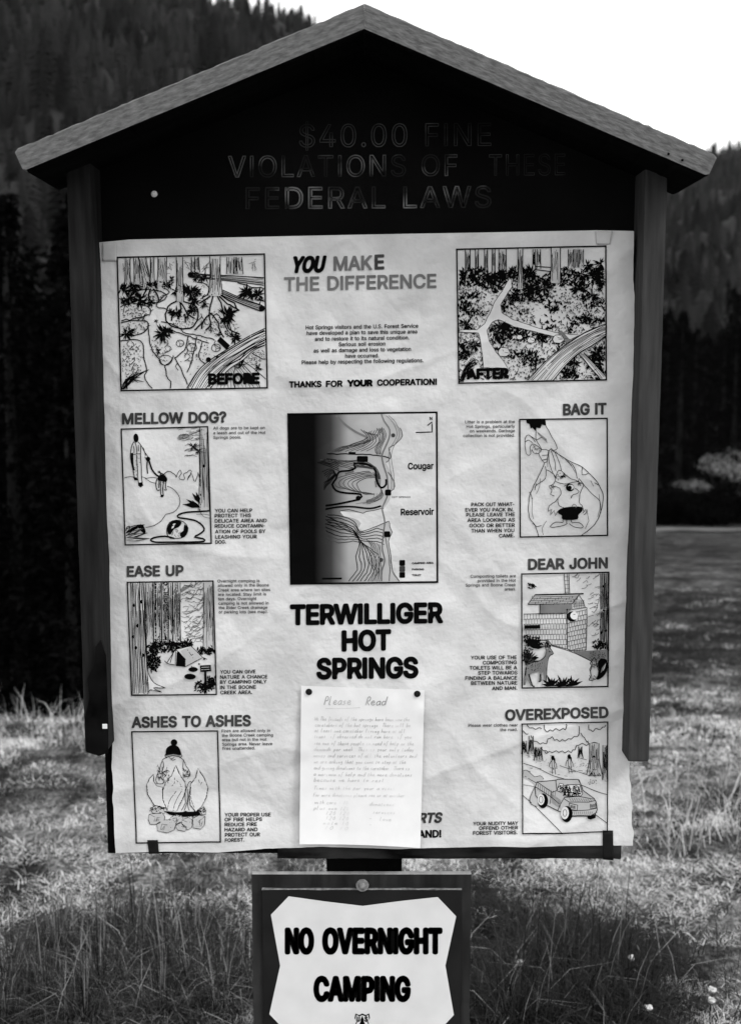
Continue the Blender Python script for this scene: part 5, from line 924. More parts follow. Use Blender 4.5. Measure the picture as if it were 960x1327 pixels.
# simple single stroke handwriting
HW = {'a': [(.6, .8), (.2, .7), (.05, .3), (.25, 0), (.6, .3), (.62, .8), (.65, .1), (.8, .1)], 'b': [(.1, 1.7), (.1, 0), (.5, .1), (.6, .6), (.3, .8), (.1, .5)], 'c': [(.6, .7), (.3, .8), (.05, .4), (.3, 0), (.65, .15)],
      'd': [(.6, .7), (.2, .75), (.05, .3), (.3, 0), (.6, .4), (.7, 1.7), (.65, 0)], 'e': [(.05, .4), (.55, .5), (.4, .85), (.1, .6), (.1, .2), (.4, 0), (.7, .2)], 'f': [(.6, 1.5), (.35, 1.7), (.25, 0), (.2, -.5)], 'g': [(.6, .7), (.2, .7), (.1, .3), (.5, .2), (.6, .7), (.55, -.5), (.1, -.5)],
      'h': [(.1, 1.7), (.1, 0), (.3, .8), (.55, .6), (.6, 0)], 'i': [(.2, .8), (.2, 0), (.4, .1)], 'k': [(.1, 1.7), (.1, 0), (.5, .8), (.2, .4), (.6, 0)], 'l': [(.15, 1.7), (.15, .1), (.35, 0)], 'm': [(.05, .8), (.1, 0), (.3, .8), (.4, 0), (.65, .8), (.75, 0)], 'n': [(.05, .8), (.1, 0), (.4, .8), (.55, 0)],
      'o': [(.3, .8), (.05, .4), (.3, 0), (.6, .4), (.3, .8)], 'p': [(.1, .8), (.1, -.5), (.1, .6), (.5, .8), (.6, .3), (.15, .1)], 'r': [(.1, .8), (.1, 0), (.2, .6), (.5, .8)], 's': [(.5, .8), (.15, .6), (.5, .3), (.1, 0)], 't': [(.3, 1.3), (.25, .1), (.45, 0)], 'u': [(.1, .8), (.1, .1), (.5, .1), (.55, .8), (.6, 0)],
      'v': [(.05, .8), (.3, 0), (.55, .8)], 'w': [(.05, .8), (.2, 0), (.4, .6), (.6, 0), (.8, .8)], 'y': [(.1, .8), (.3, .2), (.6, .8), (.3, -.5)], 'x': [(.1, 0), (.55, .8)], 'P': [(.1, 0), (.2, 1.6), (.6, 1.5), (.6, .9), (.15, .8)], 'R': [(.1, 0), (.2, 1.6), (.6, 1.5), (.55, .9), (.2, .8), (.7, 0)], 'T': [(.0, 1.6), (.8, 1.6), (.4, 1.6), (.35, 0)], 'W': [(.05, 1.6), (.25, 0), (.5, 1), (.7, 0), (1, 1.6)],
      '0': [(.3, 1.5), (.05, .7), (.3, 0), (.55, .7), (.3, 1.5)], '1': [(.3, 1.5), (.25, 0)], '2': [(.05, 1.2), (.4, 1.5), (.5, 1), (.05, 0), (.6, 0)], '.': [(.1, .05), (.15, 0)], '-': [(.05, .6), (.5, .6)], 'F': [(.7, 1.6), (.1, 1.5), (.1, 0), (.1, .8), (.5, .8)]}
def hand(A, t, x0, x1, b0, b1, xh, w, m):
    tot = sum(.85 if c != ' ' else .7 for c in t); sx = (x1 - x0) / tot; x = x0
    for c in t:
        if c == ' ': x += .7 * sx; continue
        P = HW.get(c) or HW.get(c.lower()) or HW['o']; b = b0 + (b1 - b0) * (x - x0) / (x1 - x0) + A.r.uniform(-1.5, 1.5)
        A.stroke([(x + (p[0] + p[1] * .22) * sx * .95, b - p[1] * xh) for p in P], w, m, True, step=4); x += .85 * sx
A = Art(380, 880, 4.571, note_surf, 0, 0.0005, 300, ['pencil', 'pen'])
hand(A, 'Please', 180, 345, 153, 152, 30, 5.5, 1); hand(A, 'Read', 425, 552, 156, 156, 30, 5.5, 1); A.stroke([(192, 174), (300, 172), (395, 170)], 3, 0)
for i, (t, a, b, y) in enumerate([('We The friends of the springs have been now the', 125, 690, 246), ('caretakers of the hot springs. There will be', 128, 695, 282), ('at least one caretaker living here at all', 125, 665, 316), ('times. If observed do not run here. If you', 122, 700, 350),
        ('see one of these people in need of help or the', 122, 715, 390), ('demands per week. This is your only today', 122, 715, 425), ('money and services of all the volunteers and', 120, 730, 463), ('we are asking that you come to stop at the', 122, 668, 500), ('and giving donations to the caretaker. There is', 122, 690, 537),
        ('a maximum of help and the more donations', 120, 705, 575), ('because we have to rest', 120, 540, 608), ('Times with the per your a visit', 120, 605, 656), ('For more donations please see us at another', 118, 660, 698), ('with care - 10', 125, 325, 742), ('plus one 120', 120, 330, 776), ('120 120', 190, 335, 806), ('120 120', 190, 330, 836), ('note 10', 175, 330, 866), ('10 10', 180, 330, 896), ('donations', 450, 600, 752), ('services', 470, 605, 800), ('love', 510, 582, 842), ('-', 445, 470, 838), ('-', 445, 470, 876)]):
    hand(A, t, a, b, y, y + 4, 13.5, 3.4 if y < 640 else 2.5, 0)
A.build('handwriting', note)

def push_pin(px, py, label):
    bm = bmesh.new(); r = 0.0056
    bmesh.ops.create_uvsphere(bm, u_segments=20, v_segments=12, radius=r)
    for v in bm.verts: v.co.y *= .45
    for v in bm.verts:
        if v.co.y > 0: v.co.y *= .3
    o = from_bm('push_pin', bm, M['tape_black'], None, True); x_, z_ = on_plane(px, py, -0.024); o.location = (float(x_), -float(note_surf(x_, z_)) - .0015, float(z_))
    return tag(o, label, 'push pin', 'black pins holding the handwritten note')
push_pin(400.4, 895.7, 'round black pin in the upper left corner of the handwritten note')
push_pin(540.4, 898.4, 'round black pin in the upper right corner of the handwritten note')
def tape(name, quad, m, label, surf=crumple, off=.0018, n=8, wrap=None):
    u, v = np.meshgrid(np.linspace(0, 1, n), np.linspace(0, 1, n)); q = quad
    X = (q[0][0] * (1 - u) + q[1][0] * u) * (1 - v) + (q[3][0] * (1 - u) + q[2][0] * u) * v; Y = (q[0][1] * (1 - u) + q[1][1] * u) * (1 - v) + (q[3][1] * (1 - u) + q[2][1] * u) * v
    x, z = on_plane(X, Y, 0); y = -surf(x, z) - off; x, z = on_plane(X, Y, y); y = -surf(x, z) - off
    if wrap is not None: y = np.maximum(y, y) ; 
    idx = np.arange(n * n).reshape(n, n); Fq = np.stack([idx[:-1, :-1].ravel(), idx[1:, :-1].ravel(), idx[1:, 1:].ravel(), idx[:-1, 1:].ravel()], 1)
    me = np_mesh(name, np.stack([x.ravel(), y.ravel(), z.ravel()], 1), Fq, True); o = link(name, me, m)
    so = o.modifiers.new('thickness', 'SOLIDIFY'); so.thickness = 0.0006; so.offset = 0
    return tag(o, label, 'tape')
tape('tape_strip', [(191, 1089), (204.5, 1089), (206, 1106.5), (193, 1107)], M['tape_black'], 'black tape strip at the lower left corner of the poster')
tape('tape_strip', [(781, 1077), (794.5, 1077.5), (794.5, 1115), (781, 1114)], M['tape_black'], 'black tape strip folded over the lower right corner of the poster')
tape('tape_strip', [(132, 314), (151, 313.5), (151, 338), (132.5, 338)], M['tape_pale'], 'greyish aged tape square on the upper left corner of the poster')
tape('tape_strip', [(771, 299), (794, 299.5), (790, 316), (773, 316)], M['tape_pale'], 'greyish aged tape piece on the upper right edge of the poster')

# ------------------------------------------------------------------ lower sign: NO OVERNIGHT CAMPING
YB = -0.0015
c_ = pt(469, 1252, YB)
sign = tag(empty('camping_sign', (c_.x, 0.0175, wz(469, 1371, YB))), 'small sign on the post reading no overnight camping on a white cut corner field', 'sign')
def S(o): o.parent = sign; o.matrix_parent_inverse = Matrix.Translation(-sign.location); return o
x0, x1, z1, z0 = wx(326, 1133, YB), wx(610.5, 1133, YB), wz(469, 1133.5, YB), wz(469, 1371, YB)
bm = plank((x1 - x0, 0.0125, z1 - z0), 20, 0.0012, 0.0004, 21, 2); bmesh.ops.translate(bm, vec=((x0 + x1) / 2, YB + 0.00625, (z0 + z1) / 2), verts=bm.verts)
bb = S(from_bm('backing_board', bm, [M['sign_wood'], M['lit_edge']]))
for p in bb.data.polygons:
    if p.normal.z > .6: p.material_index = 1  # top faces paler: light from the sky put into the colour
YP = YB - 0.004
x0, x1, z1, z0 = wx(339.5, 1153, YP), wx(598, 1153, YP), wz(469, 1153.5, YP), wz(469, 1351, YP)
bm = plank((x1 - x0, 0.003, z1 - z0), 1, 0.0008, 0, 22, 2); bmesh.ops.translate(bm, vec=((x0 + x1) / 2, YP + 0.0017, (z0 + z1) / 2), verts=bm.verts)
S(from_bm('plate', bm, M['sign_dark']))
# raised bright rim along the plate's top edge
bm = plank((x1 - x0 + .001, 0.0045, 0.0016), 14, 0.0004, 0.00025, 23, 0); bmesh.ops.translate(bm, vec=((x0 + x1) / 2, YP + 0.0008, z1 + .0009), verts=bm.verts); S(from_bm('plate_rim', bm, M['metal']))
A = Art(0, 0, 1, flat, YP, 0.0005, 31, ['sign_white'])
A.fill([(374, 1162), (420, 1168.5), (470, 1174.5), (520, 1168), (567, 1163), (591, 1188), (577, 1252), (588, 1316), (565, 1341), (470, 1330), (374, 1341), (349, 1315), (363, 1252), (351, 1186)], 0)
S(A.build('white_field', None))
A = Art(310, 1090, 3.0, flat, YP, 0.0012, 32, ['ink'])
A.text('NO', 180, 288, 435, cap=90, bold=.085, m=0, track=4); A.text('OVERNIGHT', 325, 787, 435, cap=90, bold=.085, m=0, track=4); A.text('CAMPING', 291, 664, 620, cap=87, bold=.085, m=0, track=4)
S(A.build('sign_lettering', None))
A = Art(310, 1090, 3.0, flat, YP, 0.0010, 33, ['ink', 'sign_white'])
sh = [(452, 672), (466, 678), (478, 672), (492, 678), (505, 672), (508, 690), (500, 702), (508, 724), (500, 752), (478, 768), (456, 752), (448, 724), (456, 702), (448, 690)]
A.fill(sh, 0); A.up(); ctr = np.array((478, 718.)); A.fill([tuple(ctr + (np.array(p) - ctr) * .86) for p in sh], 1); A.up()
A.fill([(478, 680), (486, 700), (483, 700), (490, 716), (481, 716), (481, 726), (475, 726), (475, 716), (466, 716), (473, 700), (470, 700)], 0)
A.text('U', 457, 469, 703, cap=18, bold=.1, m=0); A.text('S', 487, 499, 703, cap=18, bold=.1, m=0)
for a, b in ((734, 732), (742, 740), (750, 748)): pass
A.fill([(458, 732), (498, 732), (494, 746), (478, 756), (462, 746)], 0)
S(A.build('shield_emblem', None))
bm = bmesh.new(); p = pt(469.5, 1146, YB)
bmesh.ops.create_cone(bm, cap_ends=True, segments=28, radius1=.0115, radius2=.0108, depth=.0022, matrix=Matrix.Rotation(R(90), 4, 'X'))
w_ = from_bm('washer', bm, M['metal'], None); w_.location = (p.x, YB - .0065, p.z)
w_.parent = sign; w_.location = w_.location - sign.location
bm = bmesh.new(); bmesh.ops.create_uvsphere(bm, u_segments=18, v_segments=10, radius=.0062)
for v in bm.verts: v.co.y *= .5
b_ = from_bm('bolt_head', bm, M['metal'], None, True); b_.parent = sign; b_.location = Vector((p.x, YB - .0085, p.z)) - sign.location

HAZE = 0.00004
# ------------------------------------------------------------------ ground
def sm(a, b, t): t = np.clip((np.asarray(t, float) - a) / (b - a), 0, 1); return t * t * (3 - 2 * t)
SL = 0.11
def ground(x, y):
    x = np.asarray(x, float); y = np.asarray(y, float); Y = y + DIST
    d = np.maximum(Y - 2.2, 0); z = -SL * np.minimum(d, 42) - 0.012 * np.clip(d - 42, 0, 400)
    dl = np.minimum(Y - 6.35 + 0.25 * vnoise(x * 1.3, Y * 0.6, 41), (-x - 0.3) * 1.3)
    z = z - 7.0 * (1 - np.exp(-np.clip(dl, 0, 400) * 0.16))
    return z + 0.03 * vnoise(x * .9, Y * .9, 42) * sm(2, 5, Y) + 0.018 * vnoise(x * 3.3, Y * 3.3, 43) + 0.007 * vnoise(x * 9, Y * 9, 44) * (Y < 12)
na, nr = 360, 190
ra = np.concatenate([[0.0], np.geomspace(0.4, 5000, nr - 1)]); an = np.linspace(0, math.tau, na, endpoint=False)
AA, RR = np.meshgrid(an, ra); gx = RR * np.sin(AA); gy = RR * np.cos(AA) - DIST
V = np.stack([gx.ravel(), gy.ravel(), ground(gx, gy).ravel()], 1)
idx = np.arange(na * nr).reshape(nr, na); nx_ = np.roll(idx, -1, 1)
Fq = np.stack([idx[:-1].ravel(), nx_[:-1].ravel(), nx_[1:].ravel(), idx[1:].ravel()], 1)[:, ::-1]
gm = bpy.data.materials.new('dry meadow'); gm.use_nodes = True; n = gm.node_tree; b = n.nodes['Principled BSDF']; b.inputs['Roughness'].default_value = .95; b.inputs['Specular IOR Level'].default_value = .1
tc = n.nodes.new('ShaderNodeTexCoord'); prev = None
def gnoise(sc, det, lo, hi, p0, p1):
    mp = n.nodes.new('ShaderNodeMapping'); mp.inputs['Scale'].default_value = sc; n.links.new(tc.outputs['Object'], mp.inputs[0])
    no = n.nodes.new('ShaderNodeTexNoise'); no.inputs['Scale'].default_value = 1; no.inputs['Detail'].default_value = det; n.links.new(mp.outputs[0], no.inputs['Vector'])
    cr = n.nodes.new('ShaderNodeValToRGB'); cr.color_ramp.elements[0].color = g(lo); cr.color_ramp.elements[1].color = g(hi); cr.color_ramp.elements[0].position = p0; cr.color_ramp.elements[1].position = p1
    n.links.new(no.outputs['Fac'], cr.inputs[0]); return cr.outputs[0]
def mul(a, b_): m_ = n.nodes.new('ShaderNodeMix'); m_.data_type = 'RGBA'; m_.blend_type = 'MULTIPLY'; m_.inputs[0].default_value = 1; n.links.new(a, m_.inputs[6]); n.links.new(b_, m_.inputs[7]); return m_.outputs[2]
colr = mul(mul(gnoise((1.6, 1.4, 1), 5, .05, .50, .42, .60), gnoise((9, 6, 6), 6, .22, 1.0, .38, .58)), gnoise((60, 40, 40), 3, .25, 1.0, .38, .62))
colr = mul(colr, gnoise((.05, .22, 1), 3, .55, 1.0, .40, .55))
ga = n.nodes.new('ShaderNodeAttribute'); ga.attribute_name = 'bleached'; gc = n.nodes.new('ShaderNodeValToRGB'); gc.color_ramp.elements[0].color = g(.17); gc.color_ramp.elements[1].color = g(1); n.links.new(ga.outputs['Fac'], gc.inputs[0])
colr = mul(colr, gc.outputs[0]); n.links.new(colr, b.inputs['Base Color'])
gme = np_mesh('ground', V, Fq, True); GY = gy.ravel() + DIST
point_attr(gme, 'bleached', np.clip(1 - sm(5.6, 9, GY) + .25 * sm(11, 16, GY) - .15 * sm(20, 24, GY), 0, 1))   # straw near the kiosk, greener meadow farther off
gr = link('ground', gme, gm); gr['kind'] = 'structure'
# a pale track along the far side of the meadow
t_ = np.linspace(-30, 90, 160); yc = 35.5 + 0.03 * t_; V = []
for k, (tx, ty_) in enumerate(zip(t_, yc)):
    for dy in (-1.0, 1.0): V.append((tx, ty_ + dy, float(ground(tx, ty_ + dy)) + .05))
i = np.arange(0, 2 * len(t_) - 2, 2); Fq = np.stack([i, i + 2, i + 3, i + 1], 1)
sel = [k for k in range(len(i)) if t_[k] > 3]
M['track'] = mat('gravel track', .07, .12, (3, 3, 3), .95)
pth = link('path', np_mesh('path', V, Fq[sel], True), M['track']); pth['kind'] = 'structure'

# ------------------------------------------------------------------ grass and weeds
rs = np.random.default_rng(5)
def blade_mesh(name, bx, by, h, wd, lean, az, dry, bend=.6, base=None):
    n_ = len(bx); bz = ground(bx, by) if base is None else base
    fx, fy = np.cos(az), np.sin(az); sx_, sy_ = -fy, fx
    V = np.zeros((n_, 5, 3))
    for k, (t, wk) in enumerate([(0, 1), (0, 1), (.55, .75), (.55, .75), (1, 0)]):
        off = lean * h * (t ** 1.6); sgn = (-1 if k % 2 == 0 else 1) * wk * wd / 2
        V[:, k, 0] = bx + fx * off + sx_ * sgn; V[:, k, 1] = by + fy * off + sy_ * sgn; V[:, k, 2] = bz - .004 + h * t * np.sqrt(np.maximum(1 - (lean * t) ** 2 * .5, .15))
    b0 = np.arange(n_)[:, None] * 5
    T = np.concatenate([b0 + np.array([[0, 1, 3]]), b0 + np.array([[0, 3, 2]]), b0 + np.array([[2, 3, 4]])])
    me = np_mesh(name, V.reshape(-1, 3), T); point_attr(me, 'dry', np.repeat(dry, 5)); return me
M['grass'] = mat('dry grass', .005, .66, attr='dry', rough=.8, spec=.15)
M['weed'] = mat('dark weeds', .0025, .34, attr='dry', rough=.7, spec=.2)
N = 330000
Y = np.exp(rs.uniform(math.log(2.3), math.log(15), N)); X = rs.uniform(-1, 1, N) * (.40 * Y + .25); yw = Y - DIST
patch = vnoise(X * 1.5, Y * 1.5, 61) * .45 + vnoise(X * 4.5, Y * 5, 62) * .55 + vnoise(X * 13, Y * 12, 63) * .35
keep = (rs.random(N) < .75 + .5 * patch)
far_l = (Y > 6.6) & (X < -.3 - .1); keep &= ~far_l
X, Y, yw, patch = X[keep], Y[keep], yw[keep], patch[keep]; N = len(X)
darkzone = np.clip(1.15 * np.exp(-((X + .58) / .42) ** 2 - ((Y - 2.75) / .55) ** 2) + 1.15 * np.exp(-((X - .47) / .24) ** 2 - ((Y - 2.85) / .5) ** 2), 0, 1)
darkzone = darkzone * np.where(X < .1, np.clip(.5 + .9 * vnoise(X * 4.5, Y * 4.5, 67), .1, 1), 1)
dry = np.clip(.47 + 1.0 * patch + rs.normal(0, .24, N) - .62 * darkzone - .55 * sm(6, 9, Y), .02, 1) ** 1.7
h = (.009 + .026 * rs.random(N) ** 2.5 + .012 * np.clip(patch, 0, 1)) * (1 + .5 * darkzone) * (.8 + .05 * Y)
gs = link('short_grass', blade_mesh('short_grass', X, yw, h, rs.uniform(.0010, .0024, N) * (.6 + .22 * Y), rs.uniform(.6, 1.6, N), rs.uniform(0, math.tau, N), dry), M['grass'])
tag(gs, 'short trampled dry grass covering the ground around the kiosk', 'grass', None, 'stuff')
# straw lying flat in patches, and dark low growth round the weed clumps
N = 140000; Y = np.exp(rs.uniform(math.log(2.3), math.log(7.5), N)); X = rs.uniform(-1, 1, N) * (.40 * Y + .25)
pt_ = vnoise(X * 1.9 + 9, Y * 2.4, 64) * .6 + vnoise(X * 6, Y * 7, 65) * .6 + vnoise(X * 16, Y * 15, 66) * .3; keep = (rs.random(N) < .26 + 1.5 * pt_) & ~((Y > 6.5) & (X < -.4)); X, Y, pt_ = X[keep], Y[keep], pt_[keep]; N = len(X)
dz = np.clip(1.1 * np.exp(-((X + .58) / .42) ** 2 - ((Y - 2.75) / .5) ** 2) + 1.1 * np.exp(-((X - .47) / .26) ** 2 - ((Y - 2.85) / .5) ** 2), 0, 1); dz = dz * np.where(X < .1, np.clip(.6 + 1.0 * vnoise(X * 4.5, Y * 4.5, 67), 0, 1), 1); kp = rs.random(N) > dz * .9; X, Y, pt_ = X[kp], Y[kp], pt_[kp]; N = len(X)
st_ = link('fallen_straw', blade_mesh('fallen_straw', X, Y - DIST, rs.uniform(.010, .030, N), rs.uniform(.0010, .0022, N) * (.6 + .22 * Y), rs.uniform(1.4, 3.0, N), rs.uniform(0, math.tau, N), np.clip(rs.normal(.78, .2, N) + .2 * pt_, .08, 1)), M['grass'])
tag(st_, 'pale straw lying flat in patches on the ground around the kiosk', 'straw', None, 'stuff')
N = 60000; X = np.concatenate([rs.normal(-.60, .30, N // 2), rs.normal(.47, .17, N // 2)]); Y = np.concatenate([rs.normal(2.75, .26, N // 2), rs.normal(2.85, .26, N // 2)]); kp = (X > .1) | (vnoise(X * 4.5, Y * 4.5, 67) + rs.normal(0, .2, len(X)) > .12); X, Y = X[kp], Y[kp]; N = len(X)
lg = link('low_growth', blade_mesh('low_growth', X, Y - DIST, rs.uniform(.012, .055, N), rs.uniform(.0012, .0036, N), rs.uniform(.4, 2.0, N), rs.uniform(0, math.tau, N), np.clip(rs.exponential(np.where(X < .1, .06, .02)) + (rs.random(N) < np.where(X < .1, .10, .035)) * rs.uniform(.2, .9, N), 0, 1)), M['weed'])
tag(lg, 'dark low growth matted between the weed clumps', 'ground cover', None, 'stuff')
# taller bleached grass: on the edge of the bank at the left, and in the meadow at the right
xs_, ys_, hs_ = [], [], []
for cx0, cx1, cy0, cy1, n_, h0, h1 in [(-2.9, -.7, 5.7, 6.6, 2600, .05, .15), (-2.9, -1.1, 6.1, 6.75, 4200, .06, .22), (1.05, 2.4, 3.9, 5.2, 1500, .06, .24), (.7, 2.2, 5.2, 7.5, 300, .05, .14), (-1.2, 1.2, 3.2, 4.6, 500, .03, .08)]:
    xx = rs.uniform(cx0, cx1, n_); yy = rs.uniform(cy0, cy1, n_); kp = vnoise(xx * 3.2, yy * 3.2, 71) + rs.normal(0, .25, n_) > -.05
    xs_.append(xx[kp]); ys_.append(yy[kp]); hs_.append(rs.uniform(h0, h1, kp.sum()))
X = np.concatenate(xs_); Y = np.concatenate(ys_); h = np.concatenate(hs_); N = len(X)
tg = link('tall_grass', blade_mesh('tall_grass', X, Y - DIST, h, rs.uniform(.0014, .0034, N), rs.uniform(.1, 1.5, N), rs.uniform(0, math.tau, N), np.clip(rs.normal(.72, .2, N), .1, 1)), M['grass'])
tag(tg, 'tall bleached grass along the edge of the bank and in the meadow', 'grass', None, 'stuff')

# weed clumps: arching dark blades, upright stems and dry seed heads
def weed_protos(seed, mean=.022, fr=.045):
    q = np.random.default_rng(seed); n_ = 620; r_ = np.abs(q.normal(0, .10, n_)); a = q.uniform(0, math.tau, n_)
    me = blade_mesh('leaves', r_ * np.cos(a), r_ * np.sin(a), q.uniform(.03, .05, n_) + .15 * q.random(n_) ** 2, q.uniform(.0011, .0034, n_), q.uniform(.3, 1.7, n_), a + q.normal(0, 1.6, n_), np.clip(q.exponential(mean, n_) + (q.random(n_) < fr) * q.uniform(.2, .8, n_), 0, 1), base=np.zeros(n_))
    m_ = 15; r_ = np.abs(q.normal(0, .07, m_)); a = q.uniform(0, math.tau, m_); hh = q.uniform(.10, .34, m_)
    st = blade_mesh('stems', r_ * np.cos(a), r_ * np.sin(a), hh, q.uniform(.0016, .0028, m_), q.uniform(.05, .6, m_), a, np.clip(q.normal(.03, .05, m_) + (q.random(m_) < .15) * .5, 0, 1), base=np.zeros(m_))
    bm = bmesh.new(); bm.from_mesh(me); bm.from_mesh(st); bm.to_mesh(me); bm.free(); me.name = 'weed_clump'; me.materials.append(M['weed']); return me
protos = [weed_protos(s_) for s_ in (11, 12, 13)]
dry_protos = [weed_protos(s_, .07, .14) for s_ in (14, 15, 16)]
def weed(i, px, py, sc, label, group, protos=protos):
    # where the ray of a photo position meets the ground
    Yd = 2.5
    for _ in range(30):
        x_, z_ = on_plane(px, py, Yd - DIST); gz = float(ground(x_, Yd - DIST)); Yd += (float(z_) - gz) * 1.2; Yd = min(max(Yd, 2.2), 9)
    r_ = link('weed_clump', protos[i % 3], []); r_.location = (float(x_), Yd - DIST, gz); r_.rotation_euler.z = i * 2.1; r_.scale = (sc, sc, sc * (.9 + .25 * ((i * 7) % 5) / 5)); tag(r_, label, 'weeds', group)
gl = 'dark weed clumps low on the left'; ll = 'dark tangled weed clump in the grass left of the camping sign'
for i, (px, py, sc) in enumerate([(20, 1275, .9), (75, 1235, .95), (130, 1290, 1.0), (185, 1245, 1.15), (215, 1275, 1.1), (255, 1235, 1.1), (295, 1290, 1.0), (60, 1310, .9), (210, 1320, .9), (150, 1215, .8), (285, 1320, .9), (110, 1330, .9), (10, 1330, .9), (250, 1290, 1)]): weed(i, px, py, sc, ll, gl, dry_protos)
gr_ = 'dark weed clumps low on the right'; lr = 'dark dense weed clump in the grass right of the camping sign'
for i, (px, py, sc) in enumerate([(650, 1310, .95), (690, 1280, 1.05), (735, 1265, 1.2), (780, 1270, 1.25), (760, 1310, 1.1), (715, 1325, 1.0), (815, 1310, 1.0), (670, 1340, 1.0), (800, 1345, 1.0)]): weed(i + 5, px, py, sc, lr, gr_)

# clover heads
M['flower'] = mat('clover head', .35, .7, (300, 300, 300), .9)
def clover():
    bm = bmesh.new(); bmesh.ops.create_icosphere(bm, subdivisions=2, radius=.0085)
    rnd = random.Random(3)
    for v in bm.verts: v.co *= rnd.uniform(.6, 1.35); v.co.z *= .85; v.co.z += .07
    hd = bpy.data.meshes.new('flower_head'); bm.to_mesh(hd); bm.free(); hd.materials.append(M['flower'])
    bm = bmesh.new(); bmesh.ops.create_cone(bm, segments=6, radius1=.0014, radius2=.001, depth=.07, matrix=Matrix.Translation((0, 0, .035)))
    st = bpy.data.meshes.new('stem'); bm.to_mesh(st); bm.free(); st.materials.append(M['weed']); return hd, st
head_me, stem_me = clover()
for i, (px, py) in enumerate([(668, 1262), (816, 1256), (920, 1295), (835, 1322), (918, 1310), (858, 968), (925, 948), (930, 946), (948, 968), (875, 998), (914, 978), (946, 990), (850, 928)]):
    Yd = 3.0
    for _ in range(40):
        x_, z_ = on_plane(px, py + 26 / Yd * 2, Yd - DIST); gz = float(ground(x_, Yd - DIST)); Yd += (float(z_) - gz) * 1.2; Yd = min(max(Yd, 2.2), 14)
    r_ = empty('clover_flower', (float(x_), Yd - DIST, gz)); r_.rotation_euler = (.15 * math.sin(i * 3), .15 * math.cos(i * 5), i); r_.scale = (1, 1, 1) if py > 1100 else (1.1, 1.1, 1.6)
    near = py > 1100
    tag(r_, 'small white clover head among the weeds at the lower right' if near else 'small pale blurred flower head in the meadow beside the right side board', 'flower', 'white clover heads among the weeds' if near else 'pale flower heads in the meadow')
    for nm, me in (("flower_head", head_me), ("stem", stem_me)): o = bpy.data.objects.new(nm, me); C.objects.link(o); o.parent = r_

# ------------------------------------------------------------------ trees
M['needles'] = mat('conifer needles', .001, .005, attr='dry', rough=.9, spec=0)
M['bark'] = mat('dark bark', .004, .012, (6, 6, 1.5), .95)
def conifer(h, r, seed, nb=190, per=40, leaf=.19):
    q = np.random.default_rng(seed); Vs = []; ds = []
    for k in range(nb):
        t = (k + q.random()) / nb; z0 = h * (.04 + .96 * t); L = r * (1 - t) ** .75 * q.uniform(.7, 1.15) + .15; a = q.uniform(0, math.tau); dr = q.uniform(.15, .5)
        s_ = q.random(per) ** .6; x_ = np.cos(a) * L * s_; y_ = np.sin(a) * L * s_; z_ = z0 - dr * L * s_ ** 1.5 + .15 * L * s_
        sp = L * .16; c = np.stack([x_ + q.normal(0, sp, per), y_ + q.normal(0, sp, per), z_ + q.normal(0, .10, per)], 1)
        u = q.normal(0, 1, (per, 3)); u[:, 0] += np.cos(a) * 1.2; u[:, 1] += np.sin(a) * 1.2; u[:, 2] -= .5; u /= np.linalg.norm(u, axis=1)[:, None]; v = np.cross(u, q.normal(0, 1, (per, 3))); v /= np.linalg.norm(v, axis=1)[:, None]
        sz = leaf * q.uniform(.5, 1.2, (per, 1)); Vs.append(np.stack([c - u * sz * .5, c + v * sz * .22, c + u * sz * .6, c - v * sz * .22], 1)); ds.append(np.repeat(np.clip(q.normal(.4, .25, per), 0, 1), 4))
    V = np.concatenate(Vs).reshape(-1, 3); me = np_mesh('crown', V, np.arange(len(V)).reshape(-1, 4)); point_attr(me, 'dry', np.concatenate(ds)); me.materials.append(M['needles'])
    bm = bmesh.new(); bmesh.ops.create_cone(bm, cap_ends=True, segments=10, radius1=h * .022, radius2=.02, depth=h * 1.03, matrix=Matrix.Translation((0, 0, h * .48)))
    tk = bpy.data.meshes.new('trunk'); bm.to_mesh(tk); bm.free(); tk.materials.append(M['bark'])
    return me, tk
cons = [conifer(10, 2.0, 31), conifer(11, 2.3, 32), conifer(9, 1.8, 33)]
def plant_tree(i, x, y, sc, label, cat, group, set_=cons, name='conifer_tree'):
    r_ = empty(name, (x, y, float(ground(x, y)) - .15)); r_.rotation_euler.z = i * 1.7; r_.scale = (sc, sc, sc * (1 + .12 * math.sin(i * 2.3))); tag(r_, label, cat, group)
    for nm, me in zip(('crown', 'trunk'), set_[i % len(set_)]): o = bpy.data.objects.new(nm, me); C.objects.link(o); o.parent = r_
for i, (px, Yd, sc) in enumerate([(-60, 13, .72), (15, 14.5, .76), (85, 12.5, .70), (150, 14, .72), (-20, 17, .9), (60, 18.5, .95), (130, 19, .95), (230, 16, .8), (330, 17, .8), (-150, 15, .8), (-40, 21, 1.05), (40, 22, 1.1), (105, 23, 1.1)]):
    plant_tree(i, (px - CX) / F_PX * Yd, Yd - DIST, sc, 'dark dense conifer standing below the bank left of the kiosk', 'tree', 'dark conifers below the bank')
for i, (px, Yd, sc) in enumerate([(845, 50, .66), (880, 53, .76), (915, 51, .62), (950, 54, .74), (990, 51, .7), (1030, 53, .76), (1075, 52, .76), (800, 54, .76), (740, 53, .7), (862, 60, .86), (935, 61, .84), (1000, 62, .86), (830, 57, .8), (898, 58, .82), (962, 57, .8), (1020, 58, .8), (850, 66, .9), (880, 67, .95), (912, 66, .92), (945, 68, .95), (980, 66, .92)]):
    plant_tree(i + 3, (px - CX) / F_PX * Yd, Yd - DIST, sc, 'dark tree in the row along the far side of the meadow', 'tree', 'dark trees across the meadow')
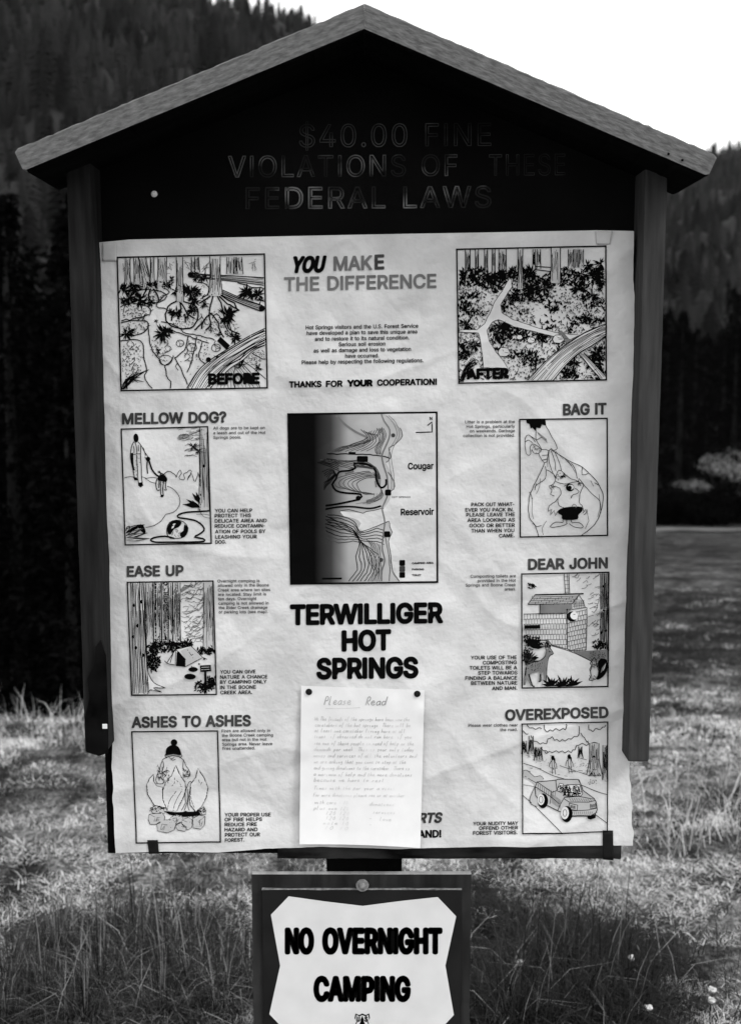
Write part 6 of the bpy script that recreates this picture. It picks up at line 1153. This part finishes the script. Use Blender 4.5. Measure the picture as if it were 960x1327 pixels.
# shrubs: leaf clumps on a few stems
def shrub(seed, n_, rx, rz, z0, leaf, m):
    q = np.random.default_rng(seed); c = q.normal(0, 1, (n_, 3)); c /= np.linalg.norm(c, axis=1)[:, None]; c *= q.random((n_, 1)) ** .4; cl = q.integers(0, 9, n_); cc = q.normal(0, .45, (9, 3))
    c = c * .55 + cc[cl]; c = c * np.array([rx, rx * .8, rz]) + np.array([0, 0, z0]); u = q.normal(0, 1, (n_, 3)); u /= np.linalg.norm(u, axis=1)[:, None]; v = np.cross(u, q.normal(0, 1, (n_, 3))); v /= np.linalg.norm(v, axis=1)[:, None]; sz = leaf * q.uniform(.5, 1.2, (n_, 1))
    V = np.stack([c - u * sz * .5, c + v * sz * .3, c + u * sz * .5, c - v * sz * .3], 1).reshape(-1, 3); me = np_mesh('crown', V, np.arange(len(V)).reshape(-1, 4)); point_attr(me, 'dry', np.repeat(q.random(n_), 4)); me.materials.append(M[m])
    bm = bmesh.new()
    for k in range(5):
        e = Vector((cc[k][0] * rx, cc[k][1] * rx, z0 + cc[k][2] * rz)); L = e.length
        bmesh.ops.create_cone(bm, segments=6, radius1=.05, radius2=.02, depth=L, matrix=Matrix.Translation(e / 2) @ e.to_track_quat('Z', 'Y').to_matrix().to_4x4())
    tk = bpy.data.meshes.new('trunk'); bm.to_mesh(tk); bm.free(); tk.materials.append(M['bark']); return me, tk
M['pale_leaf'] = mat('pale dry leaves', .06, .34, attr='dry', rough=.9, spec=.1)
pale = [shrub(51, 1100, 1.2, .55, 2.2, .085, 'pale_leaf'), shrub(52, 700, .9, .4, 1.8, .085, 'pale_leaf')]
dark = [shrub(53, 3000, 1.1, .7, .8, .16, 'needles'), shrub(54, 3000, 1.3, .6, .7, .16, 'needles')]
for i, (px, Yd, sc) in enumerate([(945, 46, 1.0), (905, 46.5, .75), (985, 46.5, 1.05)]):
    plant_tree(i, (px - CX) / F_PX * Yd, Yd - DIST, sc, ['pale feathery shrub with light leaves standing before the dark trees', 'smallest pale shrub, lowest and leftmost beside the light one', 'pale shrub at the right picture edge before the dark trees'][i], 'shrub', None, pale, 'pale_shrub')
for i, px in enumerate([828, 858, 885, 912, 940, 968, 996, 1030]):
    Yd = 43.5 + (i % 3) * .7
    plant_tree(i, (px - CX) / F_PX * Yd, Yd - DIST, 1.0, 'low dark bush in the row at the far edge of the meadow', 'bush', 'low dark bushes at the edge of the meadow', dark, 'dark_bush')

# ------------------------------------------------------------------ forested hills
def hill(name, crest, Rc, r0, r1, zb_, tree_h, seed):
    ax = np.array([(p[0] - CX) / F_PX for p in crest]); el = np.array([math.tan(-TILT + math.atan((CY - p[1]) / F_PX)) for p in crest])
    def H(a, r):
        cz = EYE + np.interp(a, ax, el) * Rc - tree_h * .75
        t = np.clip((r - r0) / (Rc - r0), 0, 1); up = t ** 1.25
        zz = zb_ + (cz - zb_) * up - np.clip(r - Rc, 0, 1e4) * .25
        return zz + (vnoise(a * 26, r / 60, seed) * 9 + vnoise(a * 70, r / 24, seed + 1) * 3.5) * np.minimum(t * 3, 1) * np.clip(1 - (t - .9) * 8, .15, 1)
    a_ = np.linspace(ax[0], ax[-1], 300); r_ = np.linspace(r0, r1, 90); A_, R_ = np.meshgrid(a_, r_)
    V = np.stack([(A_ * R_).ravel(), R_.ravel() - DIST, H(A_, R_).ravel()], 1); idx = np.arange(A_.size).reshape(A_.shape)
    Fq = np.stack([idx[:-1, :-1].ravel(), idx[:-1, 1:].ravel(), idx[1:, 1:].ravel(), idx[1:, :-1].ravel()], 1)
    o = link(name, np_mesh(name, V, Fq, True), M['hill_floor']); o['kind'] = 'structure'; return H, (ax[0], ax[-1])
M['hill_floor'] = mat('forest floor', .004, .010, (.05, .05, .05), .95)
def tiny_conifer(seed, h=1.0, r=.17, layers=9, sp=9):
    q = np.random.default_rng(seed); V = []; T = []
    for k in range(layers):
        t = k / layers; zt = h * (t + 1.7 / layers); zl = h * (.06 + t * .94); rr = r * (1 - t) ** .8 * q.uniform(.85, 1.15) + .012; b0 = len(V); V.append((0, 0, min(zt, h * 1.02))); a0 = q.uniform(0, 6.28)
        for j in range(sp * 2):
            a = a0 + j * math.pi / sp; f = q.uniform(.8, 1.25) if j % 2 == 0 else q.uniform(.35, .55); V.append((rr * f * math.cos(a), rr * f * math.sin(a), zl - (.02 if j % 2 == 0 else -.03) * h + q.normal(0, .01)))
        for j in range(sp * 2): T.append((b0, b0 + 1 + j, b0 + 1 + (j + 1) % (sp * 2)))
    return np.array(V), np.array(T)
tinies = [tiny_conifer(s_, 1, rr) for s_, rr in ((81, .17), (82, .23), (83, .29), (84, .20), (85, .36))]
M['forest'] = mat('hill forest', .001, .038, attr='dry', rough=.95, spec=0)
def forest(name, H, ranges, r0, r1, th, seed, label, light=0.0):
    q = np.random.default_rng(seed); Vs, Ts, Ds = [], [], []; base = 0
    rows_ = []
    for arange, step in ranges:
        r = r0
        while r < r1: rows_.append((arange, step, r)); r += step * .85
    for arange, step, r in rows_:
        m_ = int((arange[1] - arange[0]) * r / step); a = q.uniform(arange[0], arange[1], m_); rr = r + q.uniform(-step, step, m_) * .7
        z = H(a, rr); hh = th * q.uniform(.45, 1.25, m_) * (1 + .3 * vnoise(a * 40, rr / 30, seed)); dv = np.clip(.36 + light + .30 * vnoise(a * 30, rr / 26, seed + 5) + q.normal(0, .16, m_), 0, 1)
        for k in range(m_):
            Vt, Tt = tinies[q.integers(0, 5)]; c, s_ = math.cos(a[k] * 99), math.sin(a[k] * 99)
            v = Vt * hh[k]; Vs.append(np.stack([v[:, 0] * c - v[:, 1] * s_ + a[k] * rr[k], v[:, 0] * s_ + v[:, 1] * c + rr[k] - DIST, v[:, 2] + z[k] - .5], 1)); Ts.append(Tt + base); base += len(Vt); Ds.append(np.full(len(Vt), dv[k]))
    me = np_mesh(name, np.concatenate(Vs), np.concatenate(Ts)); point_attr(me, 'dry', np.concatenate(Ds)); o = link(name, me, M['forest']); return tag(o, label, 'forest', None, 'stuff')
HL, arL = hill('left_hill', [(-1900, 40), (-1200, -120), (-700, -190), (-260, -150), (-100, -95), (60, -60), (200, -38), (300, -14), (345, 0), (400, 16), (432, 45), (480, 120), (560, 230), (660, 330), (800, 420), (900, 452)], 520, 75, 760, -10, 9, 91)
forest('hillside_forest', HL, [((-.42, .06), 5.2), ((-1.35, -.42), 10.0), ((.06, .16), 9.0)], 85, 530, 10, 95, 'dark conifer forest covering the near hill on the left', 0.0)
HR, arR = hill('right_hill', [(560, 440), (640, 380), (740, 300), (820, 245), (880, 205), (912, 188), (935, 184), (952, 176), (1000, 160), (1100, 130), (1250, 100), (1700, 60), (2100, 110), (2700, 200)], 800, 130, 1100, -12, 10, 97)
forest('distant_forest', HR, [((.13, .42), 6.4), ((.42, 1.3), 15.0), ((.05, .13), 11.0)], 160, 812, 9.5, 98, 'hazy conifer forest covering the far hill on the right', 0.0)

# ------------------------------------------------------------------ thin haze over the valley
bm = bmesh.new(); bmesh.ops.create_cube(bm, size=1.0)
for v in bm.verts: v.co = Vector((v.co.x * 3000, v.co.y * 3200 + 700, v.co.z * 560 + 180))
hz = from_bm('haze', bm, []); hz['kind'] = 'stuff'; hz['label'] = 'thin pale haze hanging in the valley before the far hill'; hz['category'] = 'haze'
hm = bpy.data.materials.new('haze air'); hm.use_nodes = True; n = hm.node_tree; n.nodes.remove(n.nodes['Principled BSDF'])
pv = n.nodes.new('ShaderNodeVolumePrincipled'); pv.inputs['Color'].default_value = g(.9); pv.inputs['Density'].default_value = HAZE; n.links.new(pv.outputs[0], n.nodes['Material Output'].inputs['Volume'])
hz.data.materials.append(hm)
